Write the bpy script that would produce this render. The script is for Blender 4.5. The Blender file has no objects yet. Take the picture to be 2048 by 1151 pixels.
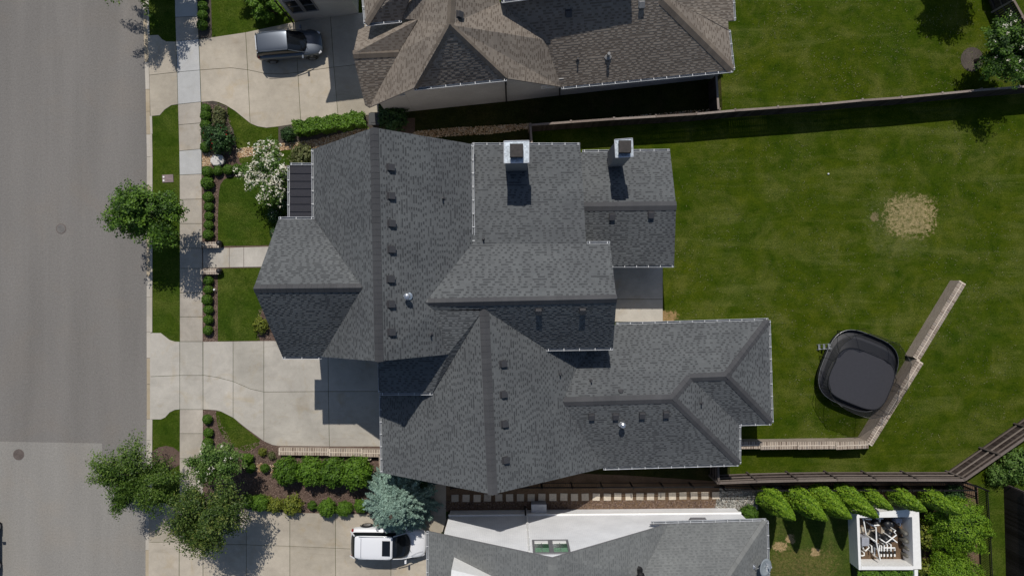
import bpy, math, random
import numpy as np
from mathutils import Vector, Matrix
from mathutils.geometry import tessellate_polygon
random.seed(7)
RNG = np.random.default_rng(11)
SC = bpy.context.scene
COL = SC.collection
R = math.radians

# ---------------------------------------------------------------- camera, sky, sun, exposure
CAM_H = 45.0
F = 1384.0                       # focal length in pixels of the 2048 px wide photograph
cam = bpy.data.cameras.new('camera'); cam.sensor_width = 36; cam.lens = 36*F/2048
cam.clip_end = 3000; cam.clip_start = 0.5
camo = bpy.data.objects.new('camera', cam); camo.location = (0, 0, CAM_H); COL.objects.link(camo)
SC.camera = camo
SUN_EL, SUN_TILT = R(53), R(-5)          # the sun stands to the north (+Y), a little west
w = bpy.data.worlds.new('World'); SC.world = w; w.use_nodes = True
nt = w.node_tree; bg = nt.nodes['Background']
sky = nt.nodes.new('ShaderNodeTexSky'); sky.sky_type = 'NISHITA'; sky.sun_disc = False
sky.sun_elevation = SUN_EL; sky.sun_rotation = SUN_TILT
sky.air_density = 1.0; sky.dust_density = 0.7
nt.links.new(sky.outputs[0], bg.inputs[0]); bg.inputs[1].default_value = 0.08
sl = bpy.data.lights.new('sun', 'SUN'); sl.energy = 4.05; sl.angle = R(0.53); sl.color = (1, 0.95, 0.87)
so = bpy.data.objects.new('sun', sl); COL.objects.link(so); so.location = (0, 30, 60)
ld = Vector((math.sin(-SUN_TILT)*math.cos(SUN_EL), -math.cos(SUN_TILT)*math.cos(SUN_EL), -math.sin(SUN_EL)))
so.rotation_euler = ld.to_track_quat('-Z', 'Y').to_euler()
SC.view_settings.view_transform = 'Standard'; SC.view_settings.look = 'None'
SC.view_settings.exposure = -0.12; SC.view_settings.gamma = 1.0; SC.view_settings.use_curve_mapping = False

# ---------------------------------------------------------------- helpers
def at(px, py, z=0.0):
    """a point of the place, seen at pixel (px, py) of the photograph, standing z metres high"""
    s = F/(CAM_H - z)
    return Vector(((px - 1024)/s, -(py - 575.5)/s, z))
def gp(px, py, z=0.0):
    """a point whose foot on the ground is at pixel (px, py), lifted z metres"""
    p = at(px, py, 0); p.z = z; return p

def prop(o, label=None, cat=None, group=None, kind=None):
    if label: o['label'] = label
    if cat: o['category'] = cat
    if group: o['group'] = group
    if kind: o['kind'] = kind
    return o
def empty(name, loc, label=None, cat=None, group=None, kind=None, rz=0):
    o = bpy.data.objects.new(name, None); COL.objects.link(o)
    o.location = loc; o.rotation_euler = (0, 0, rz); o.empty_display_size = 0.3
    return prop(o, label, cat, group, kind)
def worldloc(o):
    v = Vector(o.location); p = o.parent
    while p: v = v + p.location; p = p.parent
    return v
def link(name, me, parent=None, loc=None, rot=None):
    o = bpy.data.objects.new(name, me); COL.objects.link(o)
    if parent: o.parent = parent
    if loc is not None: o.location = loc
    if rot is not None: o.rotation_euler = rot
    return o
def copy_tree(o, parent=None):
    c = o.copy(); COL.objects.link(c)
    if parent: c.parent = parent
    for ch in list(o.children): copy_tree(ch, c)
    return c

class MB:
    """collects faces for ONE mesh object"""
    def __init__(s): s.v = []; s.f = []; s.m = []; s.t = []
    def poly(s, pts, m=0, t=0.5):
        n = len(s.v); s.v += [tuple(p) for p in pts]; s.f.append(tuple(range(n, n+len(pts)))); s.m.append(m); s.t.append(t)
    def prism(s, pts, z0, z1, m=0, mt=None, t=0.5, bottom=True):
        """pts: xy outline, any direction"""
        a = sum(pts[i][0]*pts[(i+1) % len(pts)][1]-pts[(i+1) % len(pts)][0]*pts[i][1] for i in range(len(pts)))
        if a < 0: pts = list(reversed(pts))
        n = len(s.v); k = len(pts)
        z0s = z0 if isinstance(z0, (list, tuple)) else [z0]*k
        s.v += [(p[0], p[1], z0s[i]) for i, p in enumerate(pts)] + [(p[0], p[1], z1) for p in pts]
        for i in range(k):
            j = (i+1) % k; s.f.append((n+i, n+j, n+k+j, n+k+i)); s.m.append(m); s.t.append(t)
        s.f.append(tuple(n+k+i for i in range(k))); s.m.append(m if mt is None else mt); s.t.append(t)
        if bottom: s.f.append(tuple(n+k-1-i for i in range(k))); s.m.append(m); s.t.append(t)
    def box(s, c, size, rz=0, m=0, mat=None, t=0.5, taper=1.0):
        hx, hy, hz = size[0]/2, size[1]/2, size[2]/2
        n = len(s.v); cr, sr = math.cos(rz), math.sin(rz)
        for z in (-hz, hz):
            k = taper if z > 0 else 1
            for x, y in ((-hx, -hy), (hx, -hy), (hx, hy), (-hx, hy)):
                x *= k; y *= k
                if mat is not None: s.v.append(tuple(Vector(c) + mat @ Vector((x, y, z))))
                else: s.v.append((c[0]+x*cr-y*sr, c[1]+x*sr+y*cr, c[2]+z))
        for f in ((0, 3, 2, 1), (4, 5, 6, 7), (0, 1, 5, 4), (1, 2, 6, 5), (2, 3, 7, 6), (3, 0, 4, 7)):
            s.f.append(tuple(n+i for i in f)); s.m.append(m); s.t.append(t)
    def tube(s, pts, r, n=8, m=0, cap=True, t=0.5):
        pts = [Vector(p) for p in pts]; rr = r if isinstance(r, (list, tuple)) else [r]*len(pts)
        base = len(s.v)
        for i, p in enumerate(pts):
            d = (pts[min(i+1, len(pts)-1)] - pts[max(i-1, 0)]); d = d.normalized() if d.length > 1e-9 else Vector((0, 0, 1))
            a = Vector((0, 0, 1)) if abs(d.z) < 0.9 else Vector((1, 0, 0))
            u = d.cross(a).normalized(); v = d.cross(u)
            for k in range(n):
                an = 2*math.pi*k/n; s.v.append(tuple(p + (u*math.cos(an) + v*math.sin(an))*rr[i]))
        for i in range(len(pts)-1):
            for k in range(n):
                a = base+i*n+k; b = base+i*n+(k+1) % n
                s.f.append((a, b, b+n, a+n)); s.m.append(m); s.t.append(t)
        if cap:
            s.f.append(tuple(base+k for k in range(n))[::-1]); s.m.append(m); s.t.append(t)
            s.f.append(tuple(base+(len(pts)-1)*n+k for k in range(n))); s.m.append(m); s.t.append(t)
    def lathe(s, c, prof, n=16, m=0, sx=1, sy=1):
        base = len(s.v)
        for r, z in prof:
            for k in range(n):
                a = 2*math.pi*k/n; s.v.append((c[0]+r*math.cos(a)*sx, c[1]+r*math.sin(a)*sy, c[2]+z))
        for i in range(len(prof)-1):
            for k in range(n):
                a = base+i*n+k; b = base+i*n+(k+1) % n
                s.f.append((a, b, b+n, a+n)); s.m.append(m); s.t.append(.5)
        s.f.append(tuple(base+k for k in range(n))[::-1]); s.m.append(m); s.t.append(.5)
        s.f.append(tuple(base+(len(prof)-1)*n+k for k in range(n))); s.m.append(m); s.t.append(.5)
    def mesh(s, name, mats, off=(0, 0, 0), smooth=False, tone=False):
        me = bpy.data.meshes.new(name)
        ox, oy, oz = off
        me.from_pydata([(v[0]-ox, v[1]-oy, v[2]-oz) for v in s.v], [], s.f)
        for m in (mats if isinstance(mats, (list, tuple)) else [mats]): me.materials.append(m)
        me.polygons.foreach_set('material_index', s.m)
        if smooth: me.polygons.foreach_set('use_smooth', [True]*len(s.f))
        if tone:
            at_ = me.attributes.new('tone', 'FLOAT', 'FACE'); at_.data.foreach_set('value', s.t)
        me.update(); return me
    def build(s, name, mats, parent=None, smooth=False, tone=False, bevel=0, sub=0):
        off = worldloc(parent) if parent else Vector((0, 0, 0))
        o = link(name, s.mesh(name, mats, off, smooth, tone), parent)
        if bevel:
            b = o.modifiers.new('bevel', 'BEVEL'); b.width = bevel; b.segments = 2; b.limit_method = 'ANGLE'
        if sub:
            b = o.modifiers.new('sub', 'SUBSURF'); b.levels = sub; b.render_levels = sub
        return o

def inset(poly, d):
    """mitred inward offset of an xy outline"""
    n = len(poly); P = [Vector((p[0], p[1])) for p in poly]
    a = sum(P[i].x*P[(i+1) % n].y-P[(i+1) % n].x*P[i].y for i in range(n)); sg = 1 if a > 0 else -1
    out = []
    for i in range(n):
        e0 = (P[i]-P[i-1]).normalized(); e1 = (P[(i+1) % n]-P[i]).normalized()
        n0 = Vector((-e0.y, e0.x))*sg; n1 = Vector((-e1.y, e1.x))*sg
        b = n0+n1
        if b.length < 1e-4: out.append(P[i]+n0*d); continue
        b.normalize(); k = d/max(0.4, b.dot(n0)); out.append(P[i]+b*k)
    return out
def G(pts): return [tuple(at(x, y).xy) for x, y in pts]     # pixel list on the ground -> xy list

# ---------------------------------------------------------------- materials
MATS = {}
def newmat(name):
    m = bpy.data.materials.new(name); m.use_nodes = True; MATS[name] = m
    return m, m.node_tree, m.node_tree.nodes['Principled BSDF']
def nd(t, typ, **kw):
    n = t.nodes.new(typ)
    for k, v in kw.items(): setattr(n, k, v)
    return n
def noise(t, pos, scale, detail=3, rough=.55, dist=0, vec=None):
    n = nd(t, 'ShaderNodeTexNoise'); n.inputs['Scale'].default_value = scale; n.inputs['Detail'].default_value = detail
    n.inputs['Roughness'].default_value = rough; n.inputs['Distortion'].default_value = dist
    t.links.new(pos, n.inputs['Vector']); return n.outputs['Fac']
def rng(t, v, a, b, c=0., d=1., clamp=True):
    n = nd(t, 'ShaderNodeMapRange'); n.clamp = clamp; n.inputs[1].default_value = a; n.inputs[2].default_value = b
    n.inputs[3].default_value = c; n.inputs[4].default_value = d; t.links.new(v, n.inputs[0]); return n.outputs[0]
def mixc(t, fac, a, b, mode='MIX'):
    n = nd(t, 'ShaderNodeMix', data_type='RGBA', blend_type=mode)
    for s, v in ((n.inputs[0], fac), (n.inputs[6], a), (n.inputs[7], b)):
        if isinstance(v, (int, float)): s.default_value = v
        elif isinstance(v, tuple): s.default_value = (*v, 1) if len(v) == 3 else v
        else: t.links.new(v, s)
    return n.outputs[2]
def mth(t, op, a, b=0.):
    n = nd(t, 'ShaderNodeMath', operation=op)
    for s, v in ((n.inputs[0], a), (n.inputs[1], b)):
        if isinstance(v, (int, float)): s.default_value = v
        else: t.links.new(v, s)
    return n.outputs[0]
def position(t): return nd(t, 'ShaderNodeNewGeometry').outputs['Position']
def stretch(t, pos, sx, sy, rz=0):
    n = nd(t, 'ShaderNodeMapping'); n.inputs['Scale'].default_value = (sx, sy, 1); n.inputs['Rotation'].default_value = (0, 0, rz)
    t.links.new(pos, n.inputs['Vector']); return n.outputs[0]
def bump(t, b, h, strength, dist=.02):
    n = nd(t, 'ShaderNodeBump'); n.inputs['Strength'].default_value = strength; n.inputs['Distance'].default_value = dist
    t.links.new(h, n.inputs['Height']); t.links.new(n.outputs[0], b.inputs['Normal'])

def simple(name, col, rough=.6, metal=0, var=.12, scale=6, bmp=0, per_object=0., spec=None, fine=0.):
    """base colour with grain, blotches and an optional shade of its own for each object"""
    m, t, b = newmat(name); p = position(t)
    d = tuple(c*(1-var) for c in col); l = tuple(min(1, c*(1+var)) for c in col)
    c = mixc(t, rng(t, noise(t, p, scale, 4), .3, .7), d, l)
    if fine: 
        f = noise(t, p, 60, 2, .7); c = mixc(t, 1., c, mixc(t, rng(t, f, .3, .7), (1-fine,)*3, (1+fine,)*3), 'MULTIPLY')
    if per_object:
        oi = nd(t, 'ShaderNodeObjectInfo'); c = mixc(t, 1., c, mixc(t, oi.outputs['Random'], (1-per_object,)*3, (1+per_object,)*3), 'MULTIPLY')
    t.links.new(c, b.inputs['Base Color']); b.inputs['Roughness'].default_value = rough; b.inputs['Metallic'].default_value = metal
    if spec is not None: b.inputs['Specular IOR Level'].default_value = spec
    if bmp: bump(t, b, noise(t, p, scale*6, 3), bmp)
    return m

def concrete(name, col, stain=.25, warm=(.9, .8, .62)):
    m, t, b = newmat(name); p = position(t)
    big = noise(t, p, .35, 5, .6, .4); mid = noise(t, p, 2.2, 5, .65); fine = noise(t, p, 45, 3, .7)
    c = mixc(t, rng(t, big, .35, .65), tuple(x*(1-.5*stain) for x in col), col)
    c = mixc(t, rng(t, mid, .3, .75), mixc(t, 1., c, (1-.35*stain,)*3, 'MULTIPLY'), c)
    c = mixc(t, rng(t, noise(t, p, .8, 4, .6, 1.), .55, .75, 0, .55), c, mixc(t, 1., c, warm, 'MULTIPLY'))
    oi = nd(t, 'ShaderNodeObjectInfo')
    c = mixc(t, 1., c, mixc(t, oi.outputs['Random'], (.9, .9, .89), (1.06, 1.06, 1.07)), 'MULTIPLY')
    c = mixc(t, 1., c, mixc(t, rng(t, fine, .25, .75), (.86,)*3, (1.12,)*3), 'MULTIPLY')
    sm = noise(t, stretch(t, p, .35, 1.6), 1, 5, .7, 1.2); c = mixc(t, rng(t, sm, .56, .74, 0, .5), c, mixc(t, 1., c, (.72, .70, .68), 'MULTIPLY'))
    drip = rng(t, noise(t, p, 1.9, 3, .8, .6), .70, .78, 0, .45); c = mixc(t, drip, c, mixc(t, 1., c, (.62, .6, .57), 'MULTIPLY'))
    spots = rng(t, noise(t, p, 9, 2, .5), .72, .8, 0, .35); c = mixc(t, spots, c, mixc(t, 1., c, (.6, .58, .55), 'MULTIPLY'))
    t.links.new(c, b.inputs['Base Color']); b.inputs['Roughness'].default_value = .9; b.inputs['Specular IOR Level'].default_value = .25
    bump(t, b, fine, .15, .01); return m

def asphalt(name, col):
    m, t, b = newmat(name); p = position(t)
    big = noise(t, stretch(t, p, .5, .07), 1, 4, .5, .2); fine = noise(t, p, 38, 3, .8); sp = noise(t, p, 14, 2, .6)
    c = mixc(t, rng(t, big, .3, .7), tuple(x*.9 for x in col), tuple(x*1.1 for x in col))
    c = mixc(t, 1., c, mixc(t, rng(t, fine, .25, .75), (.66,)*3, (1.36,)*3), 'MULTIPLY')
    c = mixc(t, 1., c, mixc(t, rng(t, noise(t, p, 9, 3, .85), .3, .7), (.84,)*3, (1.17,)*3), 'MULTIPLY')
    c = mixc(t, rng(t, noise(t, p, .25, 3, .5, 1.), .52, .72, 0, .35), c, mixc(t, 1., c, (1.12, 1.03, .93), 'MULTIPLY'))
    c = mixc(t, rng(t, sp, .74, .8, 0, .5), c, mixc(t, 1., c, (.5, .5, .5), 'MULTIPLY'))
    # faint lines worn by tyres
    wv = noise(t, stretch(t, p, 1.1, .03), 1, 2, .5); c = mixc(t, rng(t, wv, .56, .7, 0, .3), c, mixc(t, 1., c, (1.2, 1.2, 1.2), 'MULTIPLY'))
    t.links.new(c, b.inputs['Base Color']); b.inputs['Roughness'].default_value = .95; b.inputs['Specular IOR Level'].default_value = .2
    bump(t, b, fine, .3, .01); return m

def grass(name, dark, light, dry=.2, dryc=(.15, .13, .045), streak=0., spots=()):
    """spots: (x, y, rx, ry, strength) patches of dead grass"""
    m, t, b = newmat(name); p = position(t)
    big = noise(t, p, .16, 4, .6, .5); mid = noise(t, p, 1.1, 5, .65, .4); fine = noise(t, p, 26, 3, .75); blade = noise(t, stretch(t, p, 60, 14), 1, 2, .8)
    c = mixc(t, rng(t, mid, .32, .68), dark, light)
    c = mixc(t, rng(t, big, .35, .65, 0, .8), c, mixc(t, 1., c, (1.35, 1.12, .9), 'MULTIPLY'))
    c = mixc(t, rng(t, noise(t, p, .45, 6, .75, .8), .48, .66, 0, .55), c, mixc(t, 1., c, (1.4, 1.2, 1.1), 'MULTIPLY'))
    c = mixc(t, rng(t, mth(t, 'MULTIPLY', noise(t, p, .5, 5, .7, .6), rng(t, fine, .2, .8, .7, 1.3)), .5, .78, 0, dry), c, dryc)
    if streak:
        st = mth(t, 'MULTIPLY', noise(t, stretch(t, p, .10, 1.1, R(-6)), 1, 5, .7, .5), rng(t, noise(t, p, .25, 3, .6), .35, .65, .75, 1.2))
        c = mixc(t, rng(t, mth(t, 'MULTIPLY', st, rng(t, fine, .2, .8, .6, 1.4)), .52, .78, 0, streak), c, (.105, .12, .03))
        st2 = noise(t, stretch(t, p, .5, 1.4, R(-55)), .7, 4, .6, .2)
        c = mixc(t, rng(t, mth(t, 'MULTIPLY', st2, rng(t, fine, .2, .8, .7, 1.3)), .55, .8, 0, streak*.9), c, (.095, .105, .02))
    sep = nd(t, 'ShaderNodeSeparateXYZ'); t.links.new(p, sep.inputs[0])
    for (x, y, rx, ry, s, cc) in spots:
        dx = mth(t, 'DIVIDE', mth(t, 'SUBTRACT', sep.outputs[0], x), rx); dy = mth(t, 'DIVIDE', mth(t, 'SUBTRACT', sep.outputs[1], y), ry)
        r = mth(t, 'ADD', mth(t, 'POWER', mth(t, 'ABSOLUTE', dx), 3), mth(t, 'POWER', mth(t, 'ABSOLUTE', dy), 3))
        r = mth(t, 'ADD', r, rng(t, noise(t, p, 3.6, 6, .85), .3, .7, -1.9, 1.7, False))
        tf = rng(t, noise(t, p, 4.2, 5, .75), .36, .60, .12, 1.) if rx > 1.5 else 1.
        c = mixc(t, mth(t, 'MULTIPLY', rng(t, r, 1.1, .35, 0, s), tf), c, cc)
    c = mixc(t, 1., c, mixc(t, rng(t, fine, .25, .75), (.5,)*3, (1.55,)*3), 'MULTIPLY')
    c = mixc(t, 1., c, mixc(t, rng(t, noise(t, p, 8.5, 4, .8), .32, .68), (.66, .70, .6), (1.38, 1.32, 1.45)), 'MULTIPLY')
    c = mixc(t, rng(t, blade, .35, .7), c, mixc(t, 1., c, (1.35, 1.3, 1.3), 'MULTIPLY'))
    t.links.new(c, b.inputs['Base Color']); b.inputs['Roughness'].default_value = 1.; b.inputs['Specular IOR Level'].default_value = .03
    bump(t, b, mth(t, 'ADD', fine, blade), .9, .04); return m

def soil(name, dark, light, scale=20):
    m, t, b = newmat(name); p = position(t)
    f = noise(t, p, scale, 4, .75); g = noise(t, p, 1.3, 3)
    c = mixc(t, rng(t, f, .3, .7), dark, light); c = mixc(t, 1., c, mixc(t, rng(t, g, .3, .7), (.78,)*3, (1.2,)*3), 'MULTIPLY')
    t.links.new(c, b.inputs['Base Color']); b.inputs['Roughness'].default_value = .95; b.inputs['Specular IOR Level'].default_value = .1
    bump(t, b, f, .8, .04); return m

def toned(name, cols, rough=.85, spec=.2, fine=.18, fscale=50, per_object=False, trans=0., bmp=.3):
    """colour picked for each face by its tone attribute (or for each object)"""
    m, t, b = newmat(name); p = position(t)
    if per_object: fac = nd(t, 'ShaderNodeObjectInfo').outputs['Random']
    else:
        a = nd(t, 'ShaderNodeAttribute', attribute_name='tone'); fac = a.outputs['Fac']
    cr = nd(t, 'ShaderNodeValToRGB'); e = cr.color_ramp.elements
    while len(e) < len(cols): e.new(.5)
    for i, c in enumerate(cols): e[i].position = i/(len(cols)-1); e[i].color = (*c, 1)
    t.links.new(fac, cr.inputs[0]); c = cr.outputs[0]
    fn = noise(t, p, fscale, 3, .7)
    c = mixc(t, 1., c, mixc(t, rng(t, fn, .25, .75), (1-fine,)*3, (1+fine,)*3), 'MULTIPLY')
    if not trans: c = mixc(t, 1., c, mixc(t, rng(t, noise(t, p, .4, 5, .7, .8), .3, .7), (.84, .84, .85), (1.13, 1.13, 1.12)), 'MULTIPLY')
    t.links.new(c, b.inputs['Base Color']); b.inputs['Roughness'].default_value = rough; b.inputs['Specular IOR Level'].default_value = spec
    if bmp: bump(t, b, fn, bmp, .01)
    if trans:
        tr = nd(t, 'ShaderNodeBsdfTranslucent'); mx = nd(t, 'ShaderNodeMixShader'); mx.inputs[0].default_value = trans
        t.links.new(mixc(t, 1., c, (1.1, 1.2, .6), 'MULTIPLY'), tr.inputs[0])
        out = t.nodes['Material Output']; t.links.new(b.outputs[0], mx.inputs[1]); t.links.new(tr.outputs[0], mx.inputs[2]); t.links.new(mx.outputs[0], out.inputs[0])
    return m

def brickwall(name, c1, c2, mort, bw=.22, bh=.075):
    m, t, b = newmat(name); tc = nd(t, 'ShaderNodeNewGeometry'); p = tc.outputs['Position']
    sep = nd(t, 'ShaderNodeSeparateXYZ'); t.links.new(p, sep.inputs[0]); cb = nd(t, 'ShaderNodeCombineXYZ')
    t.links.new(mth(t, 'ADD', sep.outputs[0], sep.outputs[1]), cb.inputs[0]); t.links.new(sep.outputs[2], cb.inputs[1])
    br = nd(t, 'ShaderNodeTexBrick'); br.inputs['Scale'].default_value = 1; br.inputs['Brick Width'].default_value = bw; br.inputs['Row Height'].default_value = bh
    br.inputs['Mortar Size'].default_value = .008; br.inputs['Color1'].default_value = (*c1, 1); br.inputs['Color2'].default_value = (*c2, 1); br.inputs['Mortar'].default_value = (*mort, 1)
    t.links.new(cb.outputs[0], br.inputs['Vector'])
    c = mixc(t, 1., br.outputs[0], mixc(t, rng(t, noise(t, p, .7, 3), .3, .7), (.92,)*3, (1.06,)*3), 'MULTIPLY')
    t.links.new(c, b.inputs['Base Color']); b.inputs['Roughness'].default_value = .75; b.inputs['Specular IOR Level'].default_value = .3
    bump(t, b, br.outputs['Fac'], -.4, .008); return m

m_road = asphalt('asphalt', (.172, .162, .152)); m_road2 = asphalt('asphalt_older', (.235, .224, .207))
m_conc = concrete('concrete', (.50, .468, .415), .42); m_conc_warm = concrete('concrete_warm', (.49, .435, .355), .45); m_walk = concrete('sidewalk_concrete', (.475, .43, .37), .5)
m_walk_new = concrete('sidewalk_concrete_pale', (.50, .50, .495), .28, (.95, .92, .85)); m_gut = concrete('gutter_concrete', (.44, .37, .27), .4); m_gut2 = concrete('gutter_concrete_pale', (.5, .46, .4), .35)
cdry = at(1820, 432); cd1 = at(1620, 1110); cd2 = at(1560, 1092); cd3 = at(1565, 1083); cd4 = at(1630, 1103)
tan = (.34, .25, .13)
m_lawn = grass('lawn_grass', (.019, .042, .002), (.041, .067, .0045), .62, dryc=(.12, .125, .03), streak=.6, spots=[(cdry.x, cdry.y, 1.6, 1.3, 1., (.36, .28, .15)), (cdry.x-.9, cdry.y-.5, 2.0, 2.1, .35, (.12, .13, .05)), (at(1642, 434).x+3.5, at(1642, 434).y, .25, .28, .5, (.26, .19, .12)), (at(1340, 640).x-.3, at(1340, 632).y, .8, .35, .8, (.3, .2, .1))])
m_turf = grass('front_grass', (.020, .045, .004), (.039, .071, .008), .45, (.11, .125, .03), streak=.4)
m_shade = grass('shaded_grass', (.014, .021, .006), (.026, .034, .010), .7, (.055, .040, .022))  # shade of the side yards darkened into the grass colour
m_drylawn = grass('dry_grass', (.026, .052, .009), (.05, .08, .016), .4, (.15, .12, .05), spots=[(cd1.x-.6, cd1.y-.7, 2.2, 1.2, .5, (.19, .14, .06)), (cd2.x, cd2.y, .45, .3, .9, tan), (cd3.x+.5, cd3.y+.2, .3, .3, .9, tan), (cd4.x, cd4.y, .3, .25, .9, tan)])
m_soil = soil('soil', (.09, .058, .036), (.2, .135, .088)); m_bark = soil('bark_mulch', (.06, .04, .032), (.17, .12, .098), 26); m_dmulch = soil('dark_mulch', (.05, .042, .036), (.12, .102, .088), 26)
m_chip = toned('mulch_chips', [(.05, .03, .024), (.13, .088, .07), (.26, .19, .155)], fine=.2, trans=0)
m_peb = toned('river_pebbles', [(.2, .1, .04), (.42, .26, .13), (.6, .44, .26), (.7, .62, .5)], .6, .4)
m_gpeb = toned('grey_pebbles', [(.08, .08, .075), (.2, .2, .18), (.38, .37, .34), (.5, .48, .44)], .6, .4)
m_sh_grey = toned('grey_shingles', [(.050, .053, .057), (.063, .067, .071), (.100, .106, .111), (.113, .120, .125)])
m_sh_brown = toned('brown_shingles', [(.125, .102, .083), (.150, .124, .102), (.208, .178, .150), (.235, .203, .172)])
m_sh_light = toned('weathered_shingles', [(.122, .127, .127), (.136, .141, .141), (.152, .158, .158), (.172, .178, .178)], fine=.3)
m_cap_grey = toned('grey_ridge_shingles', [(.062, .063, .068), (.071, .072, .077)], per_object=True)
m_cap_brown = toned('brown_ridge_shingles', [(.145, .12, .098), (.18, .15, .122)], per_object=True)
m_cap_light = toned('weathered_ridge_shingles', [(.15, .154, .152), (.19, .195, .192)], per_object=True)
m_deck_grey = simple('grey_roof_felt', (.045, .047, .05), .9); m_deck_brown = simple('brown_roof_felt', (.075, .06, .048), .9); m_deck_light = simple('light_roof_felt', (.1, .102, .1), .9)
m_white = simple('white_paint', (.78, .78, .77), .45, var=.05); m_fascia = simple('grey_trim', (.16, .16, .17), .6); m_gutter = simple('gutter_white', (.46, .48, .51), .45, var=.2, scale=3)
m_hang = simple('gutter_hanger', (.6, .61, .62), .5); m_gutin = simple('gutter_inside', (.2, .21, .22), .6)
m_pole = simple('dark_metal', (.02, .02, .022), .45, .3); m_iron = simple('black_iron', (.012, .012, .013), .6, spec=.2)
m_wall_w = brickwall('white_brick', (.86, .87, .89), (.80, .81, .84), (.62, .63, .66)); m_wall_t = brickwall('painted_brick', (.50, .48, .47), (.45, .43, .42), (.36, .35, .34))
m_wall_g = brickwall('grey_brick', (.42, .4, .37), (.34, .31, .28), (.5, .48, .45))
m_vent = simple('vent_metal', (.045, .045, .05), .6); m_galv = simple('galvanised', (.42, .47, .52), .38, .75, var=.35, scale=9); m_steel = simple('steel_bright', (.6, .62, .65), .3, .8)
m_chim = simple('chimney_siding', (.22, .22, .22), .8, fine=.2); m_flue = simple('sooty_flue', (.022, .018, .017), .7, var=.5)
m_brick = toned('wall_bricks', [(.17, .13, .105), (.26, .21, .17), (.34, .285, .235), (.23, .195, .17)], per_object=True, fine=.25, fscale=30); m_mortar = simple('mortar', (.60, .52, .43), .9, fine=.15)
m_brickface = brickwall('brick_face', (.30, .24, .2), (.22, .17, .14), (.42, .38, .33))
m_fence = toned('fence_boards', [(.030, .021, .018), (.048, .036, .032), (.065, .05, .045)], per_object=True, fine=.3, fscale=25); m_rail = toned('fence_rails', [(.17, .135, .115), (.28, .235, .205)], per_object=True, fine=.3, fscale=20)
m_railm = toned('fence_rails_mid', [(.125, .1, .087), (.19, .16, .14)], per_object=True, fine=.3, fscale=20)
m_raild = toned('fence_rails_dark', [(.075, .06, .053), (.12, .1, .09)], per_object=True, fine=.3, fscale=20)
m_metalroof = simple('standing_seam_metal', (.055, .052, .058), .45, .4, var=.08); m_trunk = simple('bark', (.11, .085, .065), .9, var=.3, scale=12, bmp=.5)
m_stone = simple('stepping_stone', (.48, .42, .34), .9, var=.15, scale=8, per_object=.18, fine=.12); m_rock = simple('boulder_stone', (.55, .53, .5), .85, var=.2, scale=5, bmp=.6)
m_rust = simple('cast_iron', (.13, .105, .095), .7, .3, var=.25, scale=20); m_lid = simple('meter_lid', (.2, .15, .15), .8, var=.2)
m_bin = simple('bin_plastic', (.018, .02, .022), .5); m_pvc = simple('white_pvc', (.82, .82, .8), .35, var=.04); m_black = simple('black_plastic', (.016, .017, .02), .45)
m_tank = simple('tan_tank', (.12, .115, .10), .5); m_greybox = simple('grey_plastic', (.3, .31, .35), .5); m_mat = simple('trampoline_mat', (.030, .030, .037), .55, var=.08)
m_pad = simple('trampoline_pad', (.013, .014, .019), .6); m_dish = simple('dish_grey', (.25, .28, .3), .4, var=.06)
def glassy(name, col, rough=.08): 
    m, t, b = newmat(name); b.inputs['Base Color'].default_value = (*col, 1); b.inputs['Roughness'].default_value = rough; b.inputs['Specular IOR Level'].default_value = .6; return m
m_glass = glassy('dark_glass', (.008, .01, .013)); m_gglass = glassy('green_reflection_glass', (.07, .17, .10), .15); m_slat = simple('reflection_slat', (.16, .3, .2), .5)  # green reflection painted into the pane and slat colours
def paint(name, col, metal=.3, rough=.3):
    m, t, b = newmat(name); b.inputs['Base Color'].default_value = (*col, 1); b.inputs['Metallic'].default_value = metal; b.inputs['Roughness'].default_value = rough
    b.inputs['Coat Weight'].default_value = .6; b.inputs['Coat Roughness'].default_value = .05; return m
m_carw = paint('white_car_paint', (.74, .75, .78), 0., .35); m_carg = paint('graphite_car_paint', (.10, .115, .14), .55, .38); m_tyre = simple('tyre', (.015, .015, .015), .8); m_rim = simple('wheel_rim', (.35, .35, .36), .35, .8)
m_lamp = glassy('lamp_lens', (.5, .5, .52), .1); m_red = glassy('red_lens', (.25, .01, .01), .15)
m_net, t, b = newmat('net_mesh'); b.inputs['Base Color'].default_value = (.012, .012, .014, 1); b.inputs['Alpha'].default_value = .42
b.inputs['Roughness'].default_value = .8
def leafmat(name, cols, trans=.28): return toned(name, cols, .55, .35, .1, 30, trans=trans, bmp=0)
l_maple = leafmat('leaves_maple', [(0.021, 0.054, 0.007), (0.054, 0.118, 0.011), (0.105, 0.205, 0.019), (0.164, 0.284, 0.031)])
l_willow = leafmat('leaves_willow', [(0.020, 0.049, 0.006), (0.062, 0.123, 0.014), (0.119, 0.196, 0.029), (0.181, 0.260, 0.051)])
l_elm = leafmat('leaves_elm', [(0.020, 0.047, 0.008), (0.052, 0.097, 0.015), (0.105, 0.156, 0.027), (0.226, 0.249, 0.063)])
l_myrtle = leafmat('leaves_myrtle', [(0.029, 0.068, 0.011), (0.072, 0.144, 0.022), (0.130, 0.228, 0.045), (0.216, 0.304, 0.090)])
l_box = leafmat('leaves_boxwood', [(0.029, 0.070, 0.007), (0.074, 0.156, 0.012), (0.126, 0.234, 0.021)])
l_bright = leafmat('leaves_bright', [(0.041, 0.095, 0.008), (0.101, 0.203, 0.016), (0.176, 0.311, 0.027)])
l_arbor = leafmat('leaves_arborvitae', [(0.038, 0.091, 0.005), (0.114, 0.221, 0.011), (0.198, 0.328, 0.021), (0.258, 0.380, 0.034)])
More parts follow.
